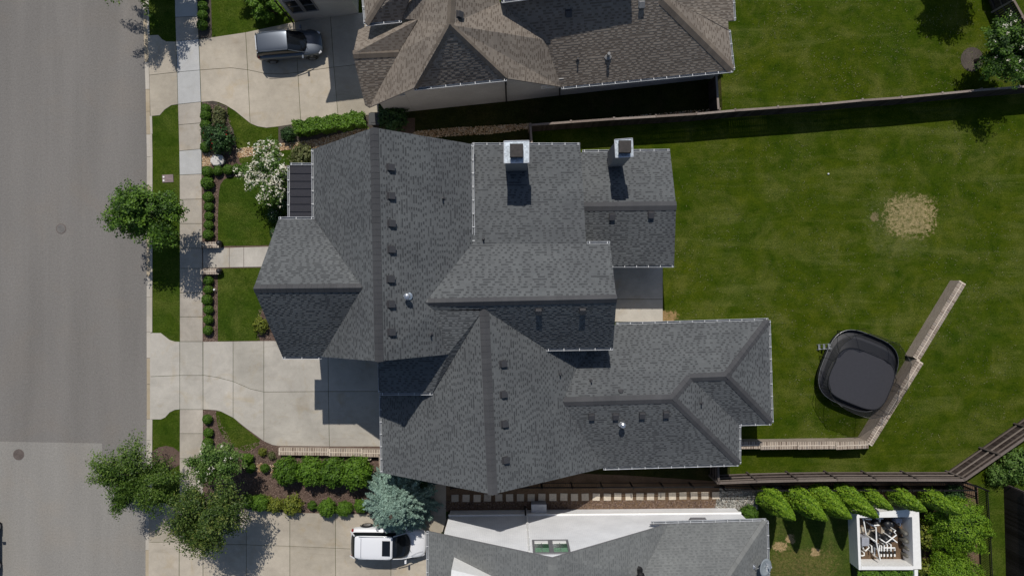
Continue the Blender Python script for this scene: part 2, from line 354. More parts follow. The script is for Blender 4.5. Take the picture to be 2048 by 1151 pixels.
l_cedar = leafmat('leaves_cedar', [(0.036, 0.086, 0.004), (0.106, 0.209, 0.008), (0.184, 0.311, 0.016), (0.240, 0.359, 0.026)])
l_yellow = leafmat('leaves_yellowgreen', [(0.075, 0.100, 0.013), (0.175, 0.213, 0.025), (0.300, 0.312, 0.050)])
l_spruce = leafmat('needles_blue', [(0.053, 0.093, 0.077), (0.122, 0.198, 0.165), (0.212, 0.319, 0.264), (0.297, 0.418, 0.352)], .1)
l_holly = leafmat('leaves_holly', [(0.012, 0.036, 0.009), (0.030, 0.075, 0.018), (0.060, 0.128, 0.030)], .15)
l_straw = leafmat('leaves_straw', [(.06, .08, .02), (.14, .16, .06), (.26, .25, .13)])
l_white = leafmat('white_petals', [(.5, .46, .36), (.72, .68, .58), (.85, .83, .75)], .2); l_redf = leafmat('red_petals', [(.25, .01, .01), (.5, .03, .03)], .2)
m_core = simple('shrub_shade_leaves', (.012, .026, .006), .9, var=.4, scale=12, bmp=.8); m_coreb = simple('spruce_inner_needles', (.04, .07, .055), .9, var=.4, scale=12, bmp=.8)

# ---------------------------------------------------------------- ground, road, lawns
def sheet(name, pts, z, mat, kind='structure', world=False):
    P = pts if world else G(pts); mb = MB(); tri = tessellate_polygon([[Vector((x, y, 0)) for x, y in P]])
    mb.v = [(x, y, z) for x, y in P]; mb.f = []
    for a, b_, c in tri:
        A, B, C = P[a], P[b_], P[c]
        cr = (B[0]-A[0])*(C[1]-A[1])-(B[1]-A[1])*(C[0]-A[0]); mb.f.append((a, b_, c) if cr > 0 else (a, c, b_)); mb.m.append(0)
    o = mb.build(name, mat); prop(o, kind=kind); return o
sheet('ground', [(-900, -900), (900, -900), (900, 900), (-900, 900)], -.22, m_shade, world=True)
EDGE = [(281, -700), (283, -60), (285.5, 60), (289.5, 178), (292, 313), (291.5, 665), (292, 820), (289.5, 1100), (288, 1800)]     # road edge of the gutter
def shiftx(l, d): return [(x+d, y) for x, y in l]
sheet('road', [(-1800, -700)]+EDGE+[(-1800, 1800)], -.11, m_road)
sheet('road_patch', [(-1800, 874), (0, 882.8), (60, 884), (202.3, 886.5), (202.8, 938), (240, 940), (291.6, 941), (289.5, 1100), (288, 1800), (-1800, 1800)], -.106, m_road2)
sheet('lawn', shiftx(EDGE, 13)+[(3000, 1800), (3000, -700)], 0, m_lawn)
sheet('verge_grass', shiftx(EDGE[1:], 13)+[(382, 1800), (382, 820), (380, 300), (374, 100), (370, -60)], .006, m_turf)
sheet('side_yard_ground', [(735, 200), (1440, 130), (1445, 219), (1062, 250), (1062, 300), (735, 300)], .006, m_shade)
sheet('side_strip_grass', [(1060, 300), (1180, 330), (1180, 300), (1420, 272), (1062, 262)], .005, m_lawn)
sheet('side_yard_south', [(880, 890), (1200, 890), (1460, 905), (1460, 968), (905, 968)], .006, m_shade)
sheet('side_bed_soil', [(885, 948), (1100, 944), (1260, 950), (1440, 962), (1935, 962), (1960, 975), (1962, 1300), (1845, 1300), (1845, 1020), (1712, 1010), (1710, 999), (1520, 1000), (1515, 1018), (885, 1022)], .010, m_soil)
sheet('dry_lawn', [(1515, 1000), (1715, 999), (1715, 1300), (1500, 1300), (1500, 1018)], .014, m_drylawn)
sheet('back_strip_grass', [(1956, 972), (2200, 830), (2200, 1300), (1962, 1300)], .012, m_turf)
sheet('front_yard_mulch', [(404, 203), (426, 202), (455, 213), (474, 298), (635, 262), (760, 236), (830, 236), (830, 700), (404, 684)], .010, m_bark)
sheet('hedge_bed_mulch', [(404, 203), (426, 202), (458, 215), (474, 298), (436, 306), (404, 306)], .013, m_dmulch)
sheet('hedge_strip_mulch', [(557, 252), (590, 247), (760, 226), (760, 258), (600, 284), (557, 288)], .014, m_dmulch)
sheet('front_lawn_north', [(455, 213), (470, 222), (500, 246), (520, 254), (533, 256), (557, 252), (557, 287), (530, 291), (475, 298), (472, 275), (468, 262), (458, 245), (454, 225)], .016, m_turf)
sheet('front_grass_strip', [(478, 316), (512, 310), (571, 300), (640, 296), (640, 330), (505, 331), (480, 326)], .016, m_turf)
sheet('front_lawn_middle', [(502, 349), (475, 351), (461, 353.4), (448, 359), (441, 369), (438, 385.6), (436, 435), (436, 492), (552, 490), (556, 470), (556, 440), (580, 425), (560, 390), (525, 350)], .016, m_turf)
sheet('front_lawn_south', [(435.5, 537), (600, 533), (560, 600), (525, 620), (517, 640), (514, 660), (520, 681), (436, 682)], .016, m_turf)
sheet('bed_mulch_south', [(404, 819), (432, 819), (560, 889), (765, 891), (830, 880), (880, 950), (885, 1030), (404, 1024)], .010, m_bark)
sheet('lawn_crescent', [(432, 821), (442.8, 824), (464.7, 835), (490, 855), (520, 879), (519, 888), (505, 898), (490, 902), (470, 893), (447, 875), (437, 855), (432.5, 835)], .016, m_turf)
sheet('north_yard_mulch', [(396, -60), (421, -60), (424, 76), (398, 78)], .010, m_dmulch)
sheet('north_front_lawn', [(421, -60), (600, -60), (600, 45), (488, 66), (424, 75)], .012, m_turf)
sheet('tree_ring_mulch', [(at(332, 915).x+1.0*math.cos(a/12*2*math.pi)*(1+.1*math.sin(a*3)), at(332, 915).y+.8*math.sin(a/12*2*math.pi)) for a in range(12)], .020, m_bark, world=True)
sheet('tree_ring_mulch', [(at(1944, 119).x+.75*math.cos(a/16*2*math.pi), at(1944, 119).y+.8*math.sin(a/16*2*math.pi)) for a in range(16)], .020, m_dmulch, world=True)
sheet('paved_side_walk', [(860, 955), (892, 958), (892, 1062), (862, 1064)], .022, m_conc_warm)

# loose stones and chips: nobody could count them
def pip(poly, x, y):
    c = False; n = len(poly)
    for i in range(n):
        x1, y1 = poly[i]; x2, y2 = poly[i-1]
        if (y1 > y) != (y2 > y) and x < (x2-x1)*(y-y1)/(y2-y1)+x1: c = not c
    return c
def scatter(name, pts, n, s0, s1, mat, z=.01, flat=.6, world=False):
    P = pts if world else G(pts); xs = [p[0] for p in P]; ys = [p[1] for p in P]; mb = MB(); k = 0
    while k < n:
        x = random.uniform(min(xs), max(xs)); y = random.uniform(min(ys), max(ys))
        if not pip(P, x, y): continue
        k += 1; s = random.uniform(s0, s1); a = random.uniform(0, 6.28); e = random.uniform(.5, 1); b0 = len(mb.v)
        for j in range(4): mb.v.append((x+math.cos(a+j*1.571)*s*(1 if j % 2 else e), y+math.sin(a+j*1.571)*s*(1 if j % 2 else e), z))
        for j in range(4): mb.v.append((x+math.cos(a+j*1.571+.3)*s*.6*(1 if j % 2 else e), y+math.sin(a+j*1.571+.3)*s*.6*(1 if j % 2 else e), z+s*flat*random.uniform(.6, 1.2)))
        t = random.random()
        for j in range(4): mb.f.append((b0+j, b0+(j+1) % 4, b0+4+(j+1) % 4, b0+4+j)); mb.m.append(0); mb.t.append(t)
        mb.f.append((b0+4, b0+5, b0+6, b0+7)); mb.m.append(0); mb.t.append(t)
    return prop(mb.build(name, mat, tone=True), kind='stuff')
for pts, n in (([(405, 310), (434, 300), (438, 330), (405, 333)], 700),
               ([(471, 298), (495, 295), (530, 291.5), (559, 287), (594, 284), (635, 278), (735, 255), (745, 272), (635, 296), (571, 300), (512, 310), (477, 316)], 3800),
               ([(835, 262), (900, 256), (1058, 247), (1058, 258), (980, 268), (900, 272), (800, 280)], 2200), ([(1062, 250), (1440, 216), (1440, 222), (1062, 256)], 900), ([(505, 925), (600, 928), (700, 955), (700, 965), (600, 955), (510, 942)], 900)):
    prop(scatter('river_pebbles', pts, n, .025, .065, m_peb), kind='stuff')
scatter('grey_pebbles', [(1440, 975), (1515, 978), (1515, 1018), (1500, 1035), (1430, 1016), (1436, 985)], 2600, .025, .07, m_gpeb)
scatter('grey_pebbles', [(1520, 972), (1700, 970), (1700, 982), (1520, 985)], 1500, .025, .06, m_gpeb)
for pts, n in (([(406, 335), (500, 335), (500, 352), (436, 355), (436, 495), (406, 495)], 3000), ([(406, 537), (435, 537), (435, 682), (406, 682)], 1800),
               ([(406, 820), (432, 821), (470, 895), (520, 882), (560, 892), (765, 895), (765, 1022), (406, 1022)], 9500), ([(407, 205), (455, 214), (472, 298), (407, 304)], 1800),
               ([(1845, 1020), (1950, 985), (1950, 1150), (1845, 1150)], 1800), ([(890, 1000), (1430, 1000), (1430, 1018), (890, 1018)], 3000), ([(515, 620), (560, 600), (560, 682), (515, 682)], 700)):
    scatter('mulch_chips', pts, n, .02, .055, m_chip, .012, .35)

# slabs: each one a piece of its pavement
def slab_set(name, polys, mat, z0, z1, gap=.014, kind='structure', label=None, cat=None, piece='slab', mats=None):
    c = G(polys[0])[0]; root = empty(name, (c[0], c[1], z0), label, cat, kind=kind)
    for i, p in enumerate(polys):
        q = inset(G(p), gap); mb = MB(); mb.prism([tuple(v) for v in q], z0, z1 + random.uniform(-.002, .002), bottom=False)
        mb.build(piece, (mats[i] if mats else mat), root)
    return root
def interp(tab, y):
    for (x0, y0), (x1, y1) in zip(tab, tab[1:]):
        if y0 <= y <= y1: return x0+(x1-x0)*(y-y0)/(y1-y0)
    return tab[-1][0]
SWL = [(348.5, -90), (350.3, 20), (352.5, 83), (354.8, 144.5), (356.4, 209), (358.4, 290), (359.6, 320), (360, 560), (360, 820), (359, 1100), (358.5, 1300)]
SWR = [(393, -90), (394.9, 0), (397.7, 78), (400.3, 141), (402.4, 205), (403.4, 300), (405.2, 500), (406, 680), (406.6, 820), (406.3, 1100), (406.5, 1300)]
js = [(-80, -84), (-25, -29), (35, 33), (83, 78), (144.5, 140.5), (209, 204), (250, 246), (302, 298), (350, 348), (399, 398), (447, 447), (496.5, 496.5), (536.5, 536.5), (585, 585), (633, 633), (682.5, 682.5),
      (750, 750), (818, 818), (866, 866), (916, 916), (963, 963), (1012, 1018), (1082, 1085), (1160, 1162), (1230, 1232)]
pal = []; ms = []
for i, ((a, b_), (c, d)) in enumerate(zip(js, js[1:])):
    pal.append([(interp(SWL, a), a), (interp(SWR, b_), b_), (interp(SWR, d), d), (interp(SWL, c), c)])
    ms.append(m_walk_new if i in (0, 1, 3, 4, 7) else m_conc if i in (15, 16) else m_conc_warm if i > 20 else m_walk)
slab_set('sidewalk', pal, m_walk, -.1, .035, mats=ms)
ys = [-90, -30, 20, 70, 123, 178, 222, 268, 313, 370, 430, 490, 552, 594, 664]; gl = []; gm = []
ys += [716, 768, 838, 880, 930, 985, 1040, 1100, 1160, 1230]
for a, c in zip(ys, ys[1:]):
    x0, x1 = interp(EDGE, a), interp(EDGE, c); gl.append([(x0, a), (x0+8.5, a), (x1+8.5, c), (x1, c)]); gm.append(m_gut if (random.random() < .5) else m_gut2)
slab_set('road_gutter', gl, m_gut, -.2, -.085, .01, mats=gm)
kl = []
for a, c in zip(ys, ys[1:]):
    if (70 <= a < 232) or (664 <= a < 838) or a >= 985: continue
    x0, x1 = interp(EDGE, a), interp(EDGE, c); kl.append([(x0+8.8, a), (x0+13.5, a), (x1+13.5, c), (x1+8.8, c)])
kl.append([(299.5, 232), (304.5, 232), (305.5, 268), (301, 268)])
slab_set('kerb', kl, m_gut2, -.2, .03, .006, piece='kerb_stone')
slab_set('driveway_north', [
    [(295, 71), (317, 70), (325, 79), (333, 83), (352, 83.5), (354.8, 144.5), (298.7, 150.8)], [(298.7, 150.8), (354.8, 144.5), (356.4, 209), (343, 211), (330, 219.5), (320, 231), (301, 232.7)],
    [(397.9, 79), (491.5, 65), (495.5, 140), (462, 136), (400.4, 140.5)], [(400.4, 140.5), (462, 136), (495.5, 140), (500.7, 247), (470, 222), (452, 211), (438, 205), (426, 202.5), (402.6, 204.5)],
    [(491.5, 65), (590, 44), (596, 145), (566, 148.5), (533, 148), (495.5, 140)], [(495.5, 140), (533, 148), (566, 148.5), (596, 145), (602, 246.5), (560, 253), (533, 256), (515, 253), (500.7, 247)],
    [(590, 44), (661, 32), (668, 134.7), (596, 145)], [(596, 145), (668, 134.7), (676.6, 236), (602, 246.5)], [(661, 32), (740, 24), (745, 126), (668, 134.7)], [(668, 134.7), (745, 126), (760, 228), (676.6, 236)]], m_conc_warm, -.12, .03)
slab_set('driveway_middle', [
    [(300, 665), (322, 665), (331, 672), (340, 679), (350, 682), (360, 682.5), (360, 750), (300, 752.5)], [(300, 752.5), (360, 750), (360, 818), (350, 819), (340, 824), (331, 834), (322, 838), (300, 838)],
    [(406.5, 682.5), (466.5, 682), (466.5, 762), (435, 754), (406.5, 749.5)], [(406.5, 749.5), (435, 754), (466.5, 762), (466.5, 834.5), (442.8, 822.5), (432, 819.6), (406.5, 818)],
    [(466.5, 682), (528, 681), (528, 783), (501, 777), (466.5, 762)], [(466.5, 762), (501, 777), (528, 783), (528, 881.5), (490, 853.5), (466.5, 834.5)],
    [(528, 681), (656, 680), (657, 782), (528, 783)], [(528, 783), (657, 782), (659, 892), (557.7, 891), (545, 889), (528, 881.5)], [(656, 680), (812, 680), (812, 782), (657, 782)], [(657, 782), (812, 782), (812, 892), (659, 892)]], m_conc, -.12, .03)
slab_set('driveway_south', [
    [(297.5, 1004), (330, 1005), (345, 1012), (358.8, 1014), (358.8, 1083), (297.5, 1083)], [(297.5, 1083), (358.8, 1083), (358.5, 1180), (297, 1180)],
    [(406.5, 1018), (493, 1017), (493, 1088), (406.5, 1086)], [(406.5, 1086), (493, 1088), (493, 1180), (406.5, 1180)],
    [(493, 1017), (580, 1024), (580, 1091), (493, 1088)], [(493, 1088), (580, 1091), (580, 1200), (493, 1200)], [(580, 1024), (671, 1025.5), (671, 1095), (580, 1091)], [(580, 1091), (671, 1095), (672, 1200), (580, 1200)],
    [(671, 1025.5), (782, 1028), (782, 1100), (671, 1095)], [(671, 1095), (782, 1100), (782, 1200), (672, 1200)], [(782, 1028), (886, 1030), (880, 1104), (782, 1100)], [(782, 1100), (880, 1104), (880, 1200), (782, 1200)]], m_conc_warm, -.12, .03)
slab_set('front_path', [[(406.5, 496), (459, 495), (459, 534.5), (406.5, 536)], [(459, 495), (488, 494), (488, 534), (459, 534.5)], [(488, 494), (640, 490), (640, 532), (488, 534)]], m_conc, -.1, .035)
slab_set('patio', [[(1200, 525), (1325, 525), (1325, 598), (1200, 598)], [(1200, 598), (1325, 598), (1325, 643), (1200, 643)]], m_conc, -.1, .12)
o = empty('stepping_stone_path', at(910, 995), 'straight row of square stepping stones along the white brick house', 'garden path')
for i in range(25):
    mb = MB(); c = at(910.4+i*21.7, 995.2-i*.22); c.x += random.uniform(-.02, .02); c.y += random.uniform(-.02, .02)
    mb.box((c.x, c.y, .02), (.46, .46, .06), random.uniform(-.04, .04)); mb.build('stone', m_stone, o)

# ---------------------------------------------------------------- roofs
class House:
    def __init__(s, name, loc, label, cat='house'):
        s.root = empty(name, loc, label, cat); s.tris = []; s.planes = []
    def zroof(s, x, y):
        z = -1
        for (A, B, C) in s.tris:
            d = (B.y-C.y)*(A.x-C.x)+(C.x-B.x)*(A.y-C.y)
            if abs(d) < 1e-9: continue
            l1 = ((B.y-C.y)*(x-C.x)+(C.x-B.x)*(y-C.y))/d; l2 = ((C.y-A.y)*(x-C.x)+(A.x-C.x)*(y-C.y))/d; l3 = 1-l1-l2
            if l1 >= -.002 and l2 >= -.002 and l3 >= -.002: z = max(z, l1*A.z+l2*B.z+l3*C.z)
        return z
    def on(s, px, py, z=7.):
        for _ in range(14):
            p = at(px, py, z); n = s.zroof(p.x, p.y)
            if n < 0: break
            z = .5*z+.5*n
        return at(px, py, z)
def clip_tri(poly, T):
    """poly: list of (x, y, lift); T: three xy, counter-clockwise"""
    for i in range(3):
        ax, ay = T[i]; bx, by = T[(i+1) % 3]; out = []
        for j in range(len(poly)):
            p, q = poly[j-1], poly[j]
            dp = (bx-ax)*(p[1]-ay)-(by-ay)*(p[0]-ax); dq = (bx-ax)*(q[1]-ay)-(by-ay)*(q[0]-ax)
            if (dp >= 0) != (dq >= 0):
                t = dp/(dp-dq); out.append(tuple(p[k]+(q[k]-p[k])*t for k in range(3)))
            if dq >= 0: out.append(q)
        poly = out
        if len(poly) < 3: return []
    return poly
def roof(h, planes, m_sh, m_deck, expo=.145, th=.14, wmin=.15, wmax=.25, darkp=.72):
    deck = MB(); sh = MB()
    for P, (ei, ej) in planes:
        V = [at(*p) for p in P]; n = len(V)
        tri = tessellate_polygon([[Vector((v.x, v.y, 0)) for v in V]]); T3 = []
        for a, b_, c in tri:
            A, B, C = V[a], V[b_], V[c]; cr = (B.x-A.x)*(C.y-A.y)-(B.y-A.y)*(C.x-A.x)
            if cr < 0: B, C = C, B
            if abs(cr) < 1e-6: continue
            T3.append((A, B, C)); h.tris.append((A, B, C)); deck.poly((A, B, C)); deck.poly([Vector((v.x, v.y, v.z-th)) for v in (A, C, B)], 1)
        a = sum(V[i].x*V[(i+1) % n].y-V[(i+1) % n].x*V[i].y for i in range(n)); W = V if a > 0 else V[::-1]
        for i in range(n):
            p, q = W[i], W[(i+1) % n]; deck.poly([Vector((p.x, p.y, p.z-th)), Vector((q.x, q.y, q.z-th)), q, p], 1)
        A_ = np.array([[v.x, v.y, 1] for v in V]); co, *_ = np.linalg.lstsq(A_, np.array([v.z for v in V]), rcond=None)
        u = (V[ej]-V[ei]); u.z = 0; u.normalize(); v = Vector((-u.y, u.x, 0)); g = co[0]*v.x+co[1]*v.y
        if g < 0: v = -v; g = -g
        if u.x*v.y-u.y*v.x < 0: u = -u
        dv = expo/math.sqrt(1+g*g); O = V[ei]
        us = [(p-O).dot(u) for p in V]; vs = [(p-O).dot(v) for p in V]
        tris2 = []
        for (A, B, C) in T3:
            d = (B.y-C.y)*(A.x-C.x)+(C.x-B.x)*(A.y-C.y); tris2.append(((A, B, C), [(A.x, A.y), (B.x, B.y), (C.x, C.y)], d, (min(A.x, B.x, C.x), max(A.x, B.x, C.x), min(A.y, B.y, C.y), max(A.y, B.y, C.y))))
        r0 = math.floor(min(vs)/dv); r1 = math.ceil(max(vs)/dv)
        for r in range(r0, r1):
            x = min(us)-random.random()*.3; alt = random.random() < .5; rowt = random.uniform(-.05, .05)
            while x < max(us):
                alt = not alt; dark = alt if random.random() < .86 else not alt
                wd = random.uniform(wmin, wmax)*(darkp if dark else 1.)
                t = min(1, max(0, (random.uniform(.05, .38) if dark else random.uniform(.62, .95))+rowt))
                lo = .024 if not dark else .012; hi = .004
                v0 = r*dv; v1 = v0+dv*1.02
                vm = v0+dv*random.uniform(.55, .68)
                parts = [((x, v0, lo), (x+wd, v0, lo), (x+wd, v1, hi), (x, v1, hi), t)] if not dark else \
                    [((x, v0, lo), (x+wd, v0, lo), (x+wd, vm, .008), (x, vm, .008), t), ((x, vm, .013), (x+wd, vm, .013), (x+wd, v1, hi), (x, v1, hi), random.uniform(.6, .95))]
                for part in parts:
                    q = []; t = part[4]; lo = part[0][2]
                    for uu, vv, l in part[:4]:
                        q.append((O.x+u.x*uu+v.x*vv, O.y+u.y*uu+v.y*vv, l))
                    bx0 = min(p[0] for p in q); bx1 = max(p[0] for p in q); by0 = min(p[1] for p in q); by1 = max(p[1] for p in q)
                    for (A, B, C), T, d, bb in tris2:
                        if bx1 < bb[0] or bx0 > bb[1] or by1 < bb[2] or by0 > bb[3]: continue
                        c = clip_tri(q, T)
                        if not c: continue
                        b0 = len(sh.v); k = len(c)
                        for (xx, yy, l) in c:
                            l1 = ((B.y-C.y)*(xx-C.x)+(C.x-B.x)*(yy-C.y))/d; l2 = ((C.y-A.y)*(xx-C.x)+(A.x-C.x)*(yy-C.y))/d
                            sh.v.append((xx, yy, l1*A.z+l2*B.z+(1-l1-l2)*C.z+l))
                        sh.f.append(tuple(range(b0, b0+k))); sh.m.append(0); sh.t.append(t)
                        for i in range(k):      # the butt edge facing down the slope, and the sides of the proud tabs
                            p, p2 = c[i], c[(i+1) % k]
                            if p[2] > lo-1e-4 and p2[2] > lo-1e-4 or (not dark and abs((p2[0]-p[0])*u.x+(p2[1]-p[1])*u.y) < 1e-5):
                                a0 = sh.v[b0+i]; a1 = sh.v[b0+(i+1) % k]; n0 = len(sh.v)
                                sh.v += [(a0[0], a0[1], a0[2]-p[2]-.004), (a1[0], a1[1], a1[2]-p2[2]-.004)]
                                sh.f.append((n0, n0+1, b0+(i+1) % k, b0+i)); sh.m.append(0); sh.t.append(t*.6)
                x += wd
    d = deck.build('roof', [m_deck, m_fascia], h.root)
    s = sh.build('shingles', m_sh, d, tone=True); s['kind'] = 'stuff'
    h.roofobj = d; return d
def caps(h, A, B, mat, w_=.24, expo=.3, side=0):
    """overlapping cap shingles along a ridge or hip between two roof points (pixels with heights)"""
    a, b_ = at(*A), at(*B); d = b_-a; L = d.length; dxy = Vector((d.x, d.y, 0)).normalized(); pr = Vector((-dxy.y, dxy.x, 0))
    mid = (a+b_)/2; zl = h.zroof(mid.x+pr.x*w_, mid.y+pr.y*w_); zr = h.zroof(mid.x-pr.x*w_, mid.y-pr.y*w_)
    dl = (zl-mid.z if zl > 0 else -w_*.5)+.02; dr = (zr-mid.z if zr > 0 else -w_*.5)+.02
    dl = max(-w_*1.1, min(.05, dl)); dr = max(-w_*1.1, min(.05, dr)); n = max(1, int(L/expo)); e = L/n; sl_ = d.z/L; fl = math.sqrt(1-sl_*sl_)
    mb = MB()
    X = lambda t, o_, z: (dxy*(t*fl)+pr*o_+Vector((0, 0, t*sl_+z)))
    for (t, up) in ((0, .018), (e*1.1, .034)):
        mb.v += [tuple(X(t, w_, dl+up)), tuple(X(t, 0, .025+up)), tuple(X(t, -w_, dr+up)), tuple(X(t, w_, dl-.02)), tuple(X(t, 0, -.01)), tuple(X(t, -w_, dr-.02))]
    for f in ((0, 6, 7, 1), (1, 7, 8, 2), (0, 1, 4, 3), (1, 2, 5, 4), (7, 6, 9, 10), (8, 7, 10, 11), (6, 0, 3, 9), (2, 8, 11, 5)): mb.f.append(f); mb.m.append(0); mb.t.append(.5)
    me = mb.mesh('ridge_shingle', mat); ro = h.roofobj; off = worldloc(ro)
    for i in range(n):
        link('ridge_shingle', me, ro, a+d*(i/n)-off)
def gutter(h, A, B, depth=.11, wd=.13, outward=None, tick=.75, mat=None, endtick=True):
    a, b_ = at(*A), at(*B); d = b_-a; L = d.length; u = d.normalized(); o_ = Vector((outward[0], outward[1], 0)).normalized(); o_ = (o_-u*o_.dot(u)).normalized()
    mb = MB(); Z = Vector((0, 0, 1)); base = (a+b_)/2-Z*.03
    rot = Matrix((u, o_, Z)).transposed()
    mb.box(base+o_*.01-Z*depth/2, (L, .02, depth), mat=rot); mb.box(base+o_*(wd-.012)-Z*(depth/2-.01), (L, .020, depth), mat=rot)
    mb.box(base+o_*wd/2-Z*(depth-.005), (L-.05, wd-.04, .012), mat=rot, m=1)
    for s in (-1, 1): mb.box(base+u*(s*(L/2-.01))+o_*wd/2-Z*depth/2, (.02, wd-.05, depth), mat=rot)
    g = mb.build('gutter', [mat or m_gutter, m_gutin], h.root)
    if tick:
        n = max(1, int(L/tick)); br = MB(); br.box((0, 0, 0), (.035, wd+.01, .025), mat=rot); me = br.mesh('hanger', m_hang); off = worldloc(g)
        for i in range(n+1):
            p = a+d*((i+.15)/(n+.3)); link('hanger', me, g, p+o_*wd/2+Z*.005-off)
    return g
def walls(h, rects, mat, name='wall'):
    for r in rects:
        pts, z = r[:-1], r[-1]; mb = MB(); mb.prism(G(pts), 0, z); mb.build(name, mat, h.root)
def gable(h, A, P, B, mat, inw=(0, 0), z0=3.0):
    a, p, b_ = at(*A), at(*P), at(*B); o_ = Vector((inw[0], inw[1], 0)); mb = MB()
    pts = [Vector((a.x, a.y, z0)), Vector((b_.x, b_.y, z0)), b_-Vector((0, 0, .2)), p-Vector((0, 0, .22)), a-Vector((0, 0, .2))]
    f = [q+o_ for q in pts]; g = [q+o_*1.3 for q in pts]; mb.poly(f); mb.poly(g[::-1])
    for i in range(5): mb.poly([f[i], g[i], g[(i+1) % 5], f[(i+1) % 5]])
    mb.build('gable_wall', mat, h.root)
def box_vent(h, px, py, face, s=.30, mat=None):
    """low slant-back roof vent; face = plan angle of the downhill side"""
    p = h.on(px, py); n = 1 if True else 0; e = .1
    gx = (h.zroof(p.x+e, p.y)-h.zroof(p.x-e, p.y))/(2*e); gy = (h.zroof(p.x, p.y+e)-h.zroof(p.x, p.y-e))/(2*e)
    if abs(gx) > 3 or abs(gy) > 3: gx = gy = 0
    nr = Vector((-gx, -gy, 1)).normalized(); dn = Vector((gx, gy, 0)); dn = -dn.normalized() if dn.length > .01 else Vector((0, -1, 0)); dn = (dn-nr*dn.dot(nr)).normalized(); sd = nr.cross(dn)
    rot = Matrix((dn, sd, nr)).transposed(); mb = MB()
    mb.box(p+nr*.028, (s*1.35, s*1.3, .012), mat=rot); b0 = len(mb.v)
    mb.box(p+nr*.10, (s, s, .14), mat=rot)
    for i in (0, 3, 4, 7): mb.v[b0+i] = tuple(Vector(mb.v[b0+i]))
    mb.box(p+nr*.175+dn*.03, (s*1.14, s*1.1, .022), mat=rot)
    mb.build('roof_vent', mat or m_vent, h.root, bevel=.01)
def pipe_vent(h, px, py, hgt=.35, r=.045, mat=None, cap=False, flash=True):
    p = h.on(px, py); mb = MB()
    mb.tube([p-Vector((0, 0, .1)), p+Vector((0, 0, hgt))], r, 10)
    if flash: mb.tube([p+Vector((0, 0, -.02)), p+Vector((0, 0, .07))], [r*2.6, r*1.2], 10)
    if cap:
        mb.lathe(p+Vector((0, 0, hgt)), [(r*.9, 0), (r*1.9, .02), (r*2.1, .1), (r*1.6, .17), (r*.4, .22)], 14)
        for k in range(10): a = k*.628; mb.box(p+Vector((math.cos(a)*r*2.1, math.sin(a)*r*2.1, hgt+.08)), (.012, .05, .1), a)
    mb.build('vent_pipe', mat or m_vent, h.root, smooth=False)
def chimney(h, cap4, ztop, foot, cap_over=.06, flue=.62):
    """cap4: four pixels of the cap at height ztop; foot: height where it leaves the roof"""
    P = [at(x, y, ztop) for x, y in cap4]; c = sum(P, Vector())/4; st = MB(); ch = empty_part('chimney', h.root, c)
    inn = [tuple(v) for v in inset([(p.x, p.y) for p in P], cap_over)]
    st.prism(inn, foot, ztop-.16); st.build('shaft', m_chim, ch)
    # flat sheet metal cap with upstand rims
    mb = MB(); out = [(p.x, p.y) for p in P]; mb.prism(out, ztop-.2, ztop-.03)
    cap = mb.build('chimney_cap', m_galv, ch, bevel=.012)
    mb = MB()
    for i in range(4):
        a, b_ = P[i], P[(i+1) % 4]; d = b_-a; mb.box(((a.x+b_.x)/2, (a.y+b_.y)/2, ztop-.02), (d.length+.02, .03, .05), math.atan2(d.y, d.x))
    mb.build('cap_rim', m_steel, ch)
    mb = MB(); s = flue/2
    mb.prism([(c.x-s, c.y-s), (c.x+s, c.y-s), (c.x+s, c.y+s), (c.x-s, c.y+s)], ztop-.03, ztop+.22)
    for k in range(4):
        mb.box((c.x+(-s if k < 2 else s), c.y+(-s if k % 2 else s), ztop+.24), (.05, .05, .3))
    mb.box((c.x, c.y, ztop+.38), (flue+.06, flue+.06, .04)); mb.build('flue_hood', m_flue, ch, bevel=.01)
def empty_part(name, parent, loc):
    o = bpy.data.objects.new(name, None); COL.objects.link(o); o.parent = parent; o.location = Vector(loc)-worldloc(parent); o.empty_display_size = .2; return o

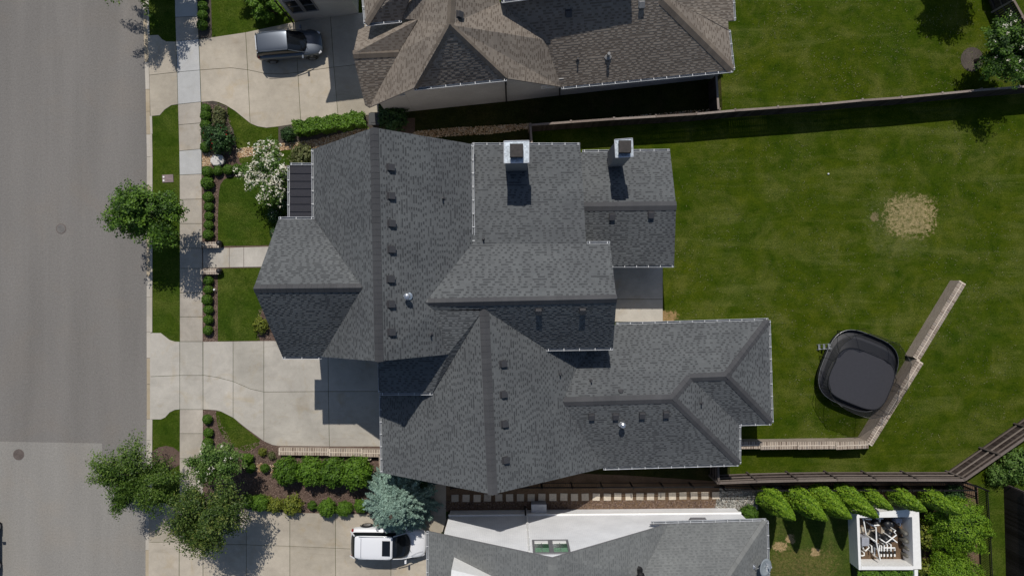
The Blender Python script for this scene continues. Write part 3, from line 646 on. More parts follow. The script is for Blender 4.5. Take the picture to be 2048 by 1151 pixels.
# --- the grey-roofed house in the middle
hg = House('grey_roof_house', gp(900, 600), 'large two-storey house with charcoal shingle roofs and two metal capped chimneys, in the middle')
ZM, ZW, ZB, ZD, ZE = 11.0, 10.2, 9.3, 8.75, 3.3
roof(hg, [
    ([(627, 298, 6.3), (628, 440, 6.4), (725, 575, 10.1), (643, 713, 6.68), (757, 722, ZM), (747, 255, ZM)], (0, 1)),
    ([(943, 288, 7.0), (945, 487, 7.1), (850, 605, 9.2), (868, 620, 8.85), (896, 708, 7.95), (757, 722, ZM), (747, 255, ZM)], (5, 6)),
    ([(557, 438, 6.5), (628, 438, 6.5), (725, 575, 10.1), (507, 577, ZW)], (0, 1)),
    ([(565, 713, 6.6), (643, 713, 6.68), (725, 575, 10.1), (507, 577, ZW)], (0, 1)),
    ([(760, 785, 6.75), (865, 785, 6.6), (965, 621, 8.7), (868, 620, 8.85), (896, 708, 7.9), (756, 708, 7.9)], (0, 1)),
    ([(930, 389, 6.8), (1167, 388, 6.8), (1172, 487, 7.25), (1220, 487, 7.25), (1233, 597, ZB), (850, 605, 9.2), (930, 487, 7.1)], (0, 1)),
    ([(930, 290, 6.2), (1160, 290, 6.2), (1167, 388, 6.8), (930, 389, 6.8)], (0, 1)),
    ([(1092, 697, 6.4), (1226, 695, 6.4), (1233, 597, ZB), (850, 605, 9.2), (868, 620, 8.85), (968, 618, 8.8)], (0, 1)),
    ([(765, 945, 4.1), (762, 765, 4.1), (850, 770, 6.2), (865, 785, 6.5), (967, 618, 8.8), (985, 988, ZD)], (4, 5)),
    ([(1207, 935, 3.5), (1125, 803, 5.55), (1155, 733, 4.75), (1213, 650, 3.3), (1085, 650, 6.4), (1092, 697, 6.36), (968, 618, 8.8), (985, 988, ZD)], (6, 7)),
    ([(1213, 650, 3.3), (1537, 640, ZE), (1452, 752, 5.1), (1380, 755, 5.1), (1345, 797, 5.55), (1125, 803, 5.55), (1155, 733, 4.75)], (0, 1)),
    ([(1537, 640, ZE), (1543, 845, ZE), (1452, 752, 5.1)], (0, 1)),
    ([(1543, 845, ZE), (1478, 847, ZE), (1380, 755, 5.1), (1452, 752, 5.1)], (0, 1)),
    ([(1478, 927, ZE), (1478, 847, ZE), (1380, 755, 5.1), (1345, 797, 5.55)], (0, 1)),
    ([(1207, 935, 3.45), (1478, 927, ZE), (1345, 797, 5.55), (1125, 803, 5.55)], (0, 1)),
    ([(1150, 305, 3.65), (1340, 302, 3.65), (1352, 411, 5.1), (1152, 413, 5.1)], (0, 1)),
    ([(1160, 532, 3.6), (1348, 530, 3.6), (1352, 411, 5.1), (1152, 413, 5.1)], (0, 1)),
], m_sh_grey, m_deck_grey)
for A, B, w_ in (((747, 255, ZM), (757, 722, ZM), .22), ((507, 577, ZW), (722, 575, 10.12), .22), ((856, 605, 9.2), (1233, 597, ZB), .22), ((968, 618, 8.8), (985, 988, ZD), .26),
             ((1128, 803, 5.55), (1345, 797, 5.55), .26), ((1380, 755, 5.1), (1345, 797, 5.55), .24), ((1380, 755, 5.1), (1452, 752, 5.1), .24), ((1537, 640, ZE), (1452, 752, 5.1), .22),
             ((1543, 845, ZE), (1452, 752, 5.1), .22), ((1478, 927, ZE), (1345, 797, 5.55), .22), ((1157, 413, 5.1), (1352, 411, 5.1), .26)):
    caps(hg, A, B, m_cap_grey, w_, .31)
for A, B, o_ in (((627, 298, 6.3), (628, 438, 6.4), (-1, 0)), ((557, 438, 6.5), (628, 438, 6.5), (0, 1)), ((565, 713, 6.6), (643, 713, 6.6), (0, -1)), ((943, 288, 7.0), (945, 485, 7.1), (1, 0)),
               ((944, 290, 6.2), (1160, 290, 6.2), (0, 1)), ((1174, 487, 7.25), (1220, 487, 7.25), (0, 1)), ((1092, 697, 6.4), (1226, 695, 6.4), (0, -1)), ((760, 728, 6.75), (761, 785, 6.75), (-1, 0)),
               ((760, 785, 6.75), (865, 785, 6.6), (0, -1)), ((765, 945, 4.1), (763, 790, 4.1), (-1, 0)), ((1232, 649, ZE), (1537, 640, ZE), (0, 1)), ((1537, 640, ZE), (1543, 845, ZE), (1, 0)),
               ((1478, 847, ZE), (1543, 845, ZE), (0, -1)), ((1478, 850, ZE), (1478, 927, ZE), (1, 0)), ((1207, 935, 3.45), (1478, 927, ZE), (0, -1)), ((1165, 304, 3.65), (1340, 302, 3.65), (0, 1)), ((1222, 530, 3.6), (1348, 530, 3.6), (0, -1))):
    gutter(hg, A, B, outward=o_)
walls(hg, [[(698, 350), (942, 345), (942, 678), (700, 680), 6.2], [(632, 478), (700, 478), (700, 682), (636, 682), 6.4], [(940, 352), (1142, 352), (1142, 515), (1180, 515), (1182, 665), (940, 665), 6.2],
           [(806, 700), (1176, 690), (1176, 893), (806, 897), 3.6], [(1176, 655), (1476, 650), (1480, 806), (1424, 808), (1424, 886), (1176, 890), 3.2]], m_wall_g)
mb = MB()
for x, y in ((1300, 340), (1300, 525), (1200, 525)): c = gp(x, y); mb.box((c.x, c.y, 1.75), (.28, .28, 3.5))
mb.build('porch_post', m_white, hg.root)
gable(hg, (565, 713, 6.5), (507, 577, ZW), (557, 438, 6.4), m_wall_g, (.45, 0)); gable(hg, (643, 713, 6.7), (757, 722, ZM), (896, 708, 7.5), m_wall_g, (0, .3), 4.5)
gable(hg, (627, 298, 6.2), (747, 255, ZM), (943, 288, 6.9), m_wall_g, (0, -.3)); gable(hg, (765, 945, 4.), (985, 988, ZD), (1207, 935, 3.4), m_wall_g, (0, .35), 1)
gable(hg, (1226, 695, 6.3), (1233, 597, ZB), (1220, 487, 7.1), m_wall_g, (-.35, 0), 4); gable(hg, (1348, 530, 3.5), (1352, 411, 5.1), (1340, 302, 3.5), m_white, (-.3, 0), 3.3)
# unseen ledge added under the front gable to fill out its driveway shadow
mb = MB(); mb.prism(G([(619, 690), (702, 690), (702, 697.5), (619, 697.5)]), 5.15, 5.3); mb.prism(G([(619, 640), (634, 640), (634, 689.5), (619, 689.5)]), 5.15, 5.3); mb.build('ledge', m_white, hg.root)
for x, y in ((779, 335), (780, 392), (781, 447), (781, 499), (779, 558), (780, 608), (781, 664), (1004, 727), (1005, 788), (1007, 847), (1009, 919), (1077, 620), (1165, 619), (1224, 432), (1302, 428), (1183, 831), (1231, 830), (1284, 828), (1332, 826)): box_vent(hg, x, y, 0)
for x, y in ((886, 397), (967, 478), (862, 668), (1120, 747), (1182, 761), (1402, 806)): pipe_vent(hg, x, y)
pipe_vent(hg, 1242, 783, .1, .07)
pipe_vent(hg, 817, 592, .45, .08, m_steel, True); pipe_vent(hg, 1243, 846, .45, .08, m_steel, True)
chimney(hg, [(1008, 282), (1058, 281), (1058, 325), (1008, 326)], 9.4, 6.2); chimney(hg, [(1229, 279), (1265, 276), (1267, 313), (1231, 315)], 7.5, 4.2, flue=.6)
# metal awning over the front window
aw = empty_part('metal_awning', hg.root, at(600, 384, 3.2)); V = [at(580, 331, 3.2), at(580, 438, 3.2), at(634, 438, 3.9), at(634, 331, 3.9)]
mb = MB(); mb.poly(V); mb.poly([v-Vector((0, 0, .1)) for v in V[::-1]])
for i in range(4): a, b_ = V[i], V[(i+1) % 4]; mb.poly([a-Vector((0, 0, .1)), b_-Vector((0, 0, .1)), b_, a][::-1])
mb.build('metal_sheet', m_metalroof, aw)
for i in range(8):
    t = i/7; a = V[0].lerp(V[1], t); b_ = V[3].lerp(V[2], t); mb = MB(); d = b_-a; u = d.normalized(); s_ = Vector((0, 1, 0)); n_ = u.cross(s_); mb.box((a+b_)/2+Vector((0, 0, .03)), (d.length, .03, .05), mat=Matrix((u, s_, n_)).transposed()); mb.build('seam', m_metalroof, aw)
g = gutter(hg, (579, 331, 3.2), (579, 438, 3.2), outward=(-1, 0)); gutter(hg, (580, 330, 3.3), (628, 330, 3.8), outward=(0, 1))

# --- the brown-roofed house to the north
def rise(A, B, pitch, px, py):
    """the point of a slope seen at a pixel; the slope rises from the eave A-B with this pitch"""
    a, b_ = at(*A), at(*B); u = (b_-a); u.z = 0; u.normalize(); n_ = Vector((-u.y, u.x, 0)); z = A[2]+2
    for _ in range(30): p = at(px, py, z); z = .5*z+.5*(A[2]+abs((p-a).dot(n_))*pitch)
    return (px, py, z)
SL = lambda px, py: rise((1123, 174, 3.25), (1466, 140, 3.25), .8, px, py)
hb = House('brown_roof_house', gp(1000, 120), 'tall painted brick house with mottled brown shingle roof, at the top edge of the photo')
roof(hb, [
    ([(730, 210, 4.15), (738, 215, 4.1), (798, 105, 6.1), (706, 110, 6.05)], (2, 3)),
    ([(717, 60, 4.1), (706, 108, 6.1), (798, 104, 6.1), (835, 40, 7.0), (760, 40, 4.2)], (1, 2)),
    ([(738, 215, 4.1), (828, 176, 7.0), (900, 50, 9.4), (908, -120, 9.4), (840, -120, 7.5), (803, 38, 6.55), (835, 40, 6.9), (798, 105, 6.1)], (2, 3)),
    ([(828, 176, 6.8), (1013, 157, 6.6), (900, 50, 9.4)], (0, 1)),
    ([(1013, 157, 6.6), (1123, 174, 3.3), SL(1090, 80), SL(1000, 5), (960, -120, 8.0), (908, -120, 9.4), (900, 50, 9.4)], (5, 6)),
    ([(1123, 174, 3.25), (1466, 140, 3.25), SL(1325, 0), SL(1260, -50), SL(1010, -20), SL(1000, 5), SL(1090, 80)], (0, 1)),
    ([(1466, 140, 3.25), (1457, 60, 3.4), (1345, 0, 5.7), SL(1325, 0)], (0, 1)),
    ([(1468, 41, 3.3), (1456, 42, 3.5), (1457, 60, 3.45), (1345, 0, 5.7), (1345, -60, 6.2), (1462, -60, 4)], (0, 1)),
    ([(732, 47, 6.6), (803, 40, 6.6), (840, -60, 8.8), (800, -60, 8.5)], (0, 1)),
    ([(732, 47, 6.6), (800, -60, 8.5), (722, -60, 6.6)], (0, 2)),
    ([(1003, 1, 7.3), (1271, -34, 7.3), (1272, -160, 9.5), (990, -130, 9.5)], (0, 1)),
    ([(574, -31, 6.5), (715, -48, 6.5), (715, -190, 8.5), (570, -190, 8.5)], (0, 1)),
    ([(542, -36, 4.0), (615, -44, 4.0), (612, -120, 5), (535, -120, 5)], (0, 1)),  # low slab out of view, added to cast shade on the upper driveway
], m_sh_brown, m_deck_brown, expo=.155, wmin=.17, wmax=.28, darkp=.78)
for A, B, w_ in (((828, 176, 6.85), (900, 50, 9.4), .17), ((1013, 157, 6.6), (900, 50, 9.4), .17), ((900, 50, 9.4), (906, -60, 9.4), .2), ((706, 109, 6.08), (797, 105, 6.1), .2), ((1466, 140, 3.25), SL(1325, 0), .26), ((732, 47, 6.6), (800, -60, 8.5), .2)):
    caps(hb, A, B, m_cap_brown, w_, .31)
for A, B, o_ in (((828, 176, 6.8), (1013, 157, 6.6), (0, -1)), ((1123, 174, 3.25), (1466, 140, 3.25), (0, -1)), ((1466, 140, 3.25), (1457, 60, 3.4), (1, 0)), ((1468, 41, 3.3), (1462, -60, 3.6), (1, 0)), ((732, 47, 6.6), (803, 40, 6.6), (0, -1)), ((732, 47, 6.6), (724, -50, 6.6), (-1, 0)), ((1003, 1, 7.3), (1100, -12, 7.3), (0, -1))):
    gutter(hb, A, B, outward=o_)
walls(hb, [[(775, 228), (828, 222), (832, 150), (780, 150), 3.7], [(828.5, 222), (1012, 203), (1000, 100), (900, 100), (845, 190), 5.6], [(1012.5, 203), (1119, 191), (1110, 80), (1012.5, 80), 3.6], [(1119.5, 191), (1426, 157), (1410, 30), (1119.5, 60), 3.1]], m_wall_t)
gable(hb, (1013, 157, 6.5), (985, 140, 7.5), (1123, 174, 3.4), m_wall_t, (0, .4), 2)
walls(hb, [[(590, 43), (649, 35.6), (640, -110), (575, -100), 3.5], [(649.2, 35.6), (717, 27), (717, -120), (640.2, -110), 6.2]], m_wall_t, 'garage_wall')
mb = MB()
for a in ((1011, 158.5, 6.3, 1012.7, 202.5, .1), (1119.3, 176, 3.2, 1119.5, 190, .1)):
    mb = MB(); mb.tube([at(*a[:3])+Vector((0, -.05, 0)), gp(a[3], a[4], .05)+Vector((0, -.05, 0))], .045, 6); mb.build('downspout', m_iron, hb.root)
mb = MB(); c = gp(589, 44); mb.tube([c+Vector((-.06, -.1, .05)), c+Vector((-.06, -.1, 3.6))], .05, 6); mb.build('downspout', m_iron, hb.root)
def wall_window(h, A, B, z0, z1, n=1, mat=m_glass, fr=m_white, out=.02):
    a, b_ = gp(*A), gp(*B); d = b_-a; u = d.normalized(); o_ = Vector((u.y, -u.x, 0)); rot = Matrix((u, o_, Vector((0, 0, 1)))).transposed(); L = d.length/n
    for i in range(n):
        c = a+u*(L*(i+.5))+o_*out; f = MB(); c.z = (z0+z1)/2; hh = z1-z0; ww = L-.05
        for sgn in (-1, 1):
            f.box(c+Vector((0, 0, sgn*(hh/2-.04))), (ww, .09, .08), mat=rot); f.box(c+u*(sgn*(ww/2-.04)), (.08, .09, hh-.16), mat=rot)
        f.box(c, (ww-.16, .05, .04), mat=rot); fo = f.build('window', fr, h.root)
        p = MB(); p.box(c-o_*.02, (ww-.15, .03, hh-.15), mat=rot); p.build('pane', mat, fo)
wall_window(hb, (884, 216.5), (972, 207.5), 5.0, 5.9, 3, m_gglass, m_fascia); wall_window(hb, (1078, 195.8), (1108, 192.4), 2.2, 2.8, 1)
wall_window(hb, (596, 42.2), (650, 35.6), 1.3, 3.2, 2, m_glass, m_fascia)
box_vent(hb, 917, 30, 0); box_vent(hb, 1283, 7, 0, mat=m_chim); box_vent(hb, 1137, 26, 0); pipe_vent(hb, 1155, 120, .28, .05); pipe_vent(hb, 1216, 112, .45, .09, m_chim)

# --- the white brick house to the south
hw = House('white_brick_house', gp(1150, 1120), 'white painted brick house with weathered grey shingle roof, at the bottom edge of the photo')
roof(hw, [
    ([(857, 1062, 4.5), (857, 1330, 4.5), (1105, 1330, 8.7), (1105, 1115, 8.7)], (0, 1)),
    ([(1105, 1115, 8.7), (1335, 1048, 3.75), (1283, 1151, 5.6), (1228, 1260, 7.1), (1105, 1330, 8.7)], (0, 4)),
    ([(1300, 1048.5, 3.7), (1533, 1041, 3.7), (1460, 1151, 5.7), (1387, 1262, 7.2), (1228, 1260, 7.1), (1283, 1151, 5.6), (1335, 1048.5, 3.72)], (0, 1)),
    ([(1533, 1041, 3.7), (1538, 1300, 3.7), (1387, 1262, 7.2), (1460, 1151, 5.7)], (0, 1)),
], m_sh_light, m_deck_light, expo=.15, wmin=.1, wmax=.2, darkp=1.)
caps(hw, (1105, 1115, 8.7), (1105, 1300, 8.7), m_cap_light, .22); caps(hw, (1533, 1041, 3.7), (1460, 1151, 5.7), m_cap_light, .2); caps(hw, (1460, 1151, 5.7), (1387, 1262, 7.2), m_cap_light, .2)
gutter(hw, (857, 1062, 4.5), (857, 1200, 4.5), outward=(-1, 0)); gutter(hw, (1303, 1047, 3.7), (1533, 1041, 3.7), outward=(0, 1)); gutter(hw, (1533, 1041, 3.7), (1537, 1200, 3.7), outward=(1, 0))
# gabled north wall, its top following the roof
YW = lambda x: 1020-(x-901)*5/569
wl = MB(); gx = [(901, 4.75), (915, 4.9), (1089, 8.35), (1262, 4.3), (1285, 3.35), (1470, 3.35)]
fr = [gp(x, YW(x), 0) for x, z in gx]; tp = [gp(x, YW(x), z) for x, z in gx]
fp = [gp(901, 1020), gp(1470, 1015)]+[gp(x, YW(x), z) for x, z in reversed(gx)]
wl.poly(fp[::-1]); bk = [v+Vector((0, -.3, 0)) for v in fp]; wl.poly(bk)
for i in range(len(fp)): a, b_ = fp[i], fp[(i+1) % len(fp)]; a2, b2 = bk[i], bk[(i+1) % len(fp)]; wl.poly([a, b_, b2, a2])
wl.build('gable_wall', m_wall_w, hw.root)
walls(hw, [[(901, 1030), (1466, 1025), (1470, 1300), (901, 1300), 3.3]], m_wall_w)
mb = MB(); a, b_ = gp(900, 1019.9, 1.15), gp(1471, 1014.9, 1.15); d = b_-a; mb.box((a+b_)/2+Vector((0, .04, -.09)), (d.length, .1, .18), math.atan2(d.y, d.x)); mb.build('ledge', m_white, hw.root)
# second floor window, two sashes; the green reflection is painted as pane colour and slats
def wx(px, z): k = CAM_H/(CAM_H-z); return 1024+(px-1024)/k
X0, X1 = wx(1065, 6.6), wx(1139, 6.6); a, b_ = gp(X1, YW(X1)), gp(X0, YW(X0)); d = b_-a; u = d.normalized(); o_ = Vector((u.y, -u.x, 0)); rot = Matrix((u, o_, Vector((0, 0, 1)))).transposed()
for i in range(2):
    L = d.length/2; c = a+u*(L*(i+.5))+o_*.03; c.z = 6.55; f = MB()
    for sgn in (-1, 1): f.box(c+Vector((0, 0, sgn*.93)), (L, .1, .14), mat=rot); f.box(c+u*(sgn*(L/2-.06)), (.12, .1, 1.72), mat=rot)
    fo = f.build('window', m_fascia, hw.root); p = MB(); p.box(c-o_*.04, (L-.22, .02, 1.74), mat=rot); p.build('pane', m_gglass, fo)
    p = MB(); p.box(c+Vector((0, 0, -.72)), (L-.26, .05, .28), mat=rot); p.build('sill', m_white, fo)
    for k in range(4): p = MB(); p.box(c+Vector((0, 0, .2+.16*k)), (L-.26, .03, .04), mat=rot); p.build('reflection_slat', m_slat, fo)
    p = MB(); p.box(c, (.03, .04, 1.6), mat=rot); p.build('mullion', m_fascia, fo)
mb = MB(); mb.tube([gp(1052.6, YW(1050)-.5, .1)+Vector((0, .08, 0)), gp(1052.6, YW(1050)-.5, 7.4)+Vector((0, .08, 0))], .05, 8)
for z in (1.6, 2.8, 4., 5.2, 6.4): c = gp(1052.6, YW(1050)-.5, z); mb.box(c+Vector((0, .07, 0)), (.14, .08, .05))
mb.build('downspout', m_white, hw.root)
mb = MB(); mb.tube([gp(1050, 1016, 0)+Vector((0, .15, 0)), gp(1050, 1016, 1.6)+Vector((0, .1, 0))], .05, 8); mb.build('drain_pipe', m_iron, hw.root)
mb = MB(); mb.tube([gp(900, 1021, 0)+Vector((-.05, 0, 0)), gp(899, 1024, 4.2)+Vector((-.05, 0, 0))], .05, 8); mb.build('downspout', m_iron, hw.root)
mb = MB()     # hood over a lower window
for sgn, zt in ((-1, 0), (1, 0)): pass
c = gp(wx(1398, 3.1), YW(1360), 2.95); mb.prism([(c.x-.7, c.y), (c.x+.7, c.y), (c.x+.45, c.y+.35), (c.x-.45, c.y+.35)], 2.8, 3.0); mb.build('window_hood', m_fascia, hw.root)
dm = MB(); dm.prism([tuple(at(x, y, 7.2).xy) for x, y in ((903, 1138), (985, 1158), (985, 1260), (893, 1260))], 5.0, 7.2); dm.build('dormer', m_white, hw.root)
pipe_vent(hw, 1277, 1140, .6, .1, m_iron, True)
# dish
ds = empty('satellite_dish', at(1516, 1135, 4.2), 'grey oval satellite dish with white lettering on the edge of the light grey roof', 'satellite dish'); D = at(1529, 1133, 4.75)
mb = MB(); q = Vector((.45, -.05, .89)).normalized(); ux = q.cross(Vector((0, 1, 0))).normalized(); uy = q.cross(ux)
n = 28; rings = [0, .25, .5, .75, 1.]
for r in rings:
    for k in range(n): a = 2*math.pi*k/n; mb.v.append(tuple(D+ux*(math.cos(a)*.44*r)+uy*(math.sin(a)*.53*r)+q*(.09*r*r)))
for i in range(len(rings)-1):
    for k in range(n): a = i*n+k; b2 = i*n+(k+1) % n; mb.f.append((a, b2, b2+n, a+n)); mb.m.append(0); mb.t.append(.5)
o = mb.build('reflector', m_dish, ds, smooth=True); so_ = o.modifiers.new('s', 'SOLIDIFY'); so_.thickness = .02
mb = MB(); mb.tube([D+ux*(math.cos(a/24*6.2832)*.445)+uy*(math.sin(a/24*6.2832)*.535)+q*.09 for a in range(25)], .013, 6); mb.build('rim', m_steel, ds)
mb = MB(); p0 = hw.on(1507, 1132, 4.2); mb.tube([p0, p0+Vector((.1, 0, .3)), D-q*.06], .025, 8); mb.box(p0+Vector((0, 0, .03)), (.2, .25, .04)); mb.build('mast', m_steel, ds)
mb = MB(); mb.tube([D-uy*.3+q*.04, D-uy*.2+q*.45], .012, 6); mb.box(D-uy*.2+q*.47, (.08, .08, .12)); mb.build('feed_arm', m_greybox, ds)
tc = bpy.data.curves.new('lettering', 'FONT'); tc.body = 'AT&T'; tc.size = .2; tc.align_x = 'CENTER'; tc.align_y = 'CENTER'; tc.extrude = .002; tc.space_character = 1.05
to = bpy.data.objects.new('lettering', tc); COL.objects.link(to); dg = bpy.context.evaluated_depsgraph_get(); tm = bpy.data.meshes.new_from_object(to.evaluated_get(dg)); bpy.data.objects.remove(to); tm.materials.clear(); tm.materials.append(m_white)
xa = Vector((0, 1, 0)); xa = (xa-q*xa.dot(q)).normalized(); ya = q.cross(xa); o = link('lettering', tm, ds)
o.matrix_local = Matrix.Translation(D+q*.085-ya*.13+xa*(-.02)-worldloc(ds)) @ Matrix((xa, ya, q)).transposed().to_4x4()

# ---------------------------------------------------------------- brick walls (low garden walls capped with bricks)
brick_me = {}
def brick_mesh(l, w_, h_):
    k = (l, w_, h_)
    if k not in brick_me:
        mb = MB(); mb.box((0, 0, 0), (w_, l, h_), taper=.94); brick_me[k] = mb.mesh('brick', m_brick)
    return brick_me[k]
def brick_cap_wall(name, label, segs, width=.42, bl=.19, pitch=.155, cat='garden wall'):
    """segs: (foot A px, foot B px, height); the cap is two rows of bricks on edge with a mortar line between"""
    a0 = at(*segs[0][0]); root = empty(name, a0, label, cat)
    for A, B, hgt in segs:
        a, b_ = gp(*A), gp(*B); d = b_-a; L = d.length; u = d.normalized(); nn = Vector((-u.y, u.x, 0)); an = math.atan2(u.y, u.x)
        mb = MB(); c = (a+b_)/2; mb.box((c.x, c.y, (hgt-.07)/2), (L, width-.06, hgt-.07), an); mb.build('wall_face', m_brickface, root)
        mb = MB(); mb.box((c.x, c.y, hgt-.045), (L-.01, width-.035, .05), an); mb.box((c.x, c.y, hgt-.008), (L-.02, .045, .03), an); mb.build('mortar_bed', m_mortar, root)
        n = int(L/pitch); me = brick_mesh((width-.05)/2, pitch-.034, .075)
        for i in range(n):
            for s in (-1, 1):
                p = a+u*(pitch*(i+.5)+(L-n*pitch)/2)+nn*(s*(width/4+.006)); p.z = hgt-.03+random.uniform(-.003, .003)
                link('brick', me, root, p-a0, (0, 0, an+random.uniform(-.015, .015)))
    return root
# feet on the ground measured from the outer faces in the photo
def shrink(px, py, z): q = at(px, py, z); s = F/CAM_H; return (1024+q.x*s, 575.5-q.y*s)
W1 = [((1455, 889.8), (1520, 889.5), .85), ((1521.5, 891), (1595, 890), .97), ((1596.5, 890.5), (1671, 889.5), 1.07), ((1672.5, 891), (1737, 888.5), 1.17)]
brick_cap_wall('garden_brick_wall', 'low brick retaining wall running from the house corner and then slanting up the back lawn', [tuple([shrink(*a, h_), shrink(*b_, h_), h_]) for a, b_, h_ in W1] +
    [tuple([shrink(1738, 888, 1.17), shrink(1841, 722, 1.17), 1.17]), tuple([shrink(1833, 717, 1.0), shrink(1926, 564, 1.0), 1.0])], width=.5)
brick_cap_wall('driveway_brick_wall', 'low brick capped wall along the lower edge of the middle driveway', [(shrink(557, 902, .4), shrink(657, 903, .4), .4), (shrink(657.5, 904, .46), shrink(724, 904.5, .46), .46), (shrink(724.5, 905.5, .5), shrink(764, 906, .5), .5)], width=.5)
brick_cap_wall('garage_corner_brick_wall', 'short brick wall stub beside the garage corner next to the shrub bed', [(shrink(762, 908, .5), shrink(763, 945, .5), .5)], width=.32)
for (y, lab) in ((489.5, 'short brick wall on the upper side of the front path entrance'), (542.5, 'short brick wall on the lower side of the front path entrance')):
    brick_cap_wall('entrance_brick_wall', lab, [(shrink(400, y, .45), shrink(437, y-.5, .45), .45)], width=.42)
    c = gp(*shrink(436, y-4 if y < 500 else y-1, .5)); mb = MB(); mb.lathe(c, [(.13, 0), (.17, .25), (.18, .42), (.12, .5), (.03, .56)], 14)
    prop(mb.build('path_lamp', m_pole, smooth=True), 'dark round lamp at the inner end of the '+('upper' if y < 500 else 'lower')+' entrance wall', 'garden lamp', 'lamps beside the front path')

# ---------------------------------------------------------------- wooden fences
def wood_fence(name, label, posts, hgt=1.85, board_side=1, rail_side=-1, capw=.13, cap=m_rail, railm=m_raild, closed=True):
    """posts: pixels of the post heads at height hgt"""
    P = [at(x, y, hgt) for x, y in posts]; o0 = Vector((P[0].x, P[0].y, 0)); root = empty(name, o0, label, 'fence'); pm = MB(); pm.box((0, 0, hgt/2+.02), (.11, .11, hgt+.06)); pme = pm.mesh('post', m_raild if cap is not m_rail else cap)
    bm = MB(); bm.box((0, 0, (hgt-.06)/2), (.138, .022, hgt-.06)); bme = bm.mesh('board', m_fence); nb = 0
    for i, p in enumerate(P):
        d = (P[min(i+1, len(P)-1)]-P[max(i-1, 0)]).normalized(); nn = Vector((-d.y, d.x, 0))
        q = p-o0; q.z = 0; link('post', pme, root, q+nn*(.07*rail_side), (0, 0, math.atan2(d.y, d.x)))
    for a, b_ in zip(P, P[1:]):
        d = b_-a; L = d.length; u = d.normalized(); an = math.atan2(u.y, u.x); nn = Vector((-u.y, u.x, 0)); n = max(1, round(L/.145))
        for i in range(n):
            q = a+u*(L*(i+.5)/n)-o0+nn*(.025*board_side); q.z = random.uniform(-.01, .01); link('board', bme, root, q, (0, 0, an))
        c = (a+b_)/2
        for z in (.3, .95, 1.5):
            mb = MB(); mb.box((c.x+nn.x*.05*rail_side, c.y+nn.y*.05*rail_side, z), (L-.12, .05, .09), an); mb.build('rail', railm, root)
        mb = MB(); mb.box((c.x, c.y, hgt+.01), (L-.01, capw, .035), an); mb.build('cap_rail', cap, root)
    return root
wood_fence('north_fence', 'long dark board fence between the two back lawns with a weathered top rail', [(1061, 250), (1142, 244), (1228, 238), (1312, 233), (1393, 228), (1470.5, 221), (1556, 215), (1642, 208.6), (1725, 200.7), (1803, 195.4), (1884.6, 187.5), (1963, 180), (2038, 174), (2110, 168)], 1.75, -1, 1, railm=m_raild)
wood_fence('gate_fence', 'short fence stub running from the long board fence to the grey roofed house', [(1061, 251), (1063.5, 292)], 1.75, 1, -1)
wood_fence('side_fence', 'short fence between the brown roofed house and the long board fence', [(1432.5, 150), (1437, 219)], 1.75, -1, 1)
wood_fence('south_fence', 'dark plank fence with light cap rail below the lawn, its right part slanting upwards', [(1437.5, 965), (1513, 962), (1594.6, 960), (1674, 959), (1752, 959), (1834, 959), (1929, 959), (2000, 910), (2072, 860), (2150, 805)], 1.85, -1, 1, .16, cap=m_railm, railm=m_railm)
wood_fence('stub_fence', 'short fence stub joining the corner of the grey roofed house to the plank fence', [(1436, 925), (1437.5, 965)], 1.85, 1, -1, cap=m_raild)
wood_fence('corner_fence', 'slanting dark plank fence in the upper right corner behind the flowering tree', [(2005, -50), (2027, 0), (2046, 34), (2085, 110), (2120, 180)], 1.85, 1, -1)
wood_fence('neighbour_fence', 'dark plank fence at the right edge beside the narrow grass strip', [(2050, 985), (2052, 1060), (2054, 1135), (2056, 1230)], 1.85, -1, 1, cap=m_raild, railm=m_fence)

# iron picket fences
def iron_fence(name, label, pts, hgt=1.2, sp=.115, every=2.03):
    P = [gp(x, y) for x, y in pts]; o0 = P[0].copy(); root = empty(name, o0, label, 'fence'); pk = MB(); pk.box((0, 0, hgt/2+.03), (.026, .026, hgt)); pme = pk.mesh('picket', m_iron); ps = MB(); ps.box((0, 0, hgt/2+.06), (.08, .08, hgt+.12)); psm = ps.mesh('post', m_iron)
    for a, b_ in zip(P, P[1:]):
        d = b_-a; L = d.length; u = d.normalized(); an = math.atan2(u.y, u.x); n = int(L/sp); m = max(1, round(L/every)); c = (a+b_)/2
        for i in range(n): link('picket', pme, root, a+u*(L*(i+.5)/n)-o0, (0, 0, an))
        for i in range(m+1): link('post', psm, root, a+u*(L*i/m)-o0, (0, 0, an))
        for z in (.12, hgt-.18, hgt-.02): mb = MB(); mb.box((c.x, c.y, z), (L, .04, .045), an); mb.build('rail', m_iron, root)
    return root
iron_fence('iron_fence', 'black iron picket fence along the stepping stones', [(905, 965), (1437, 963.5)])
iron_fence('iron_fence', 'black iron picket fence running behind the row of green conifers', [(1440, 970), (1925, 970)], sp=.13)
iron_fence('iron_fence', 'black iron picket fence beside the narrow grass strip at right', [(1910, 956), (1950, 969.5), (1956, 1060), (1960, 1150), (1962, 1200)])

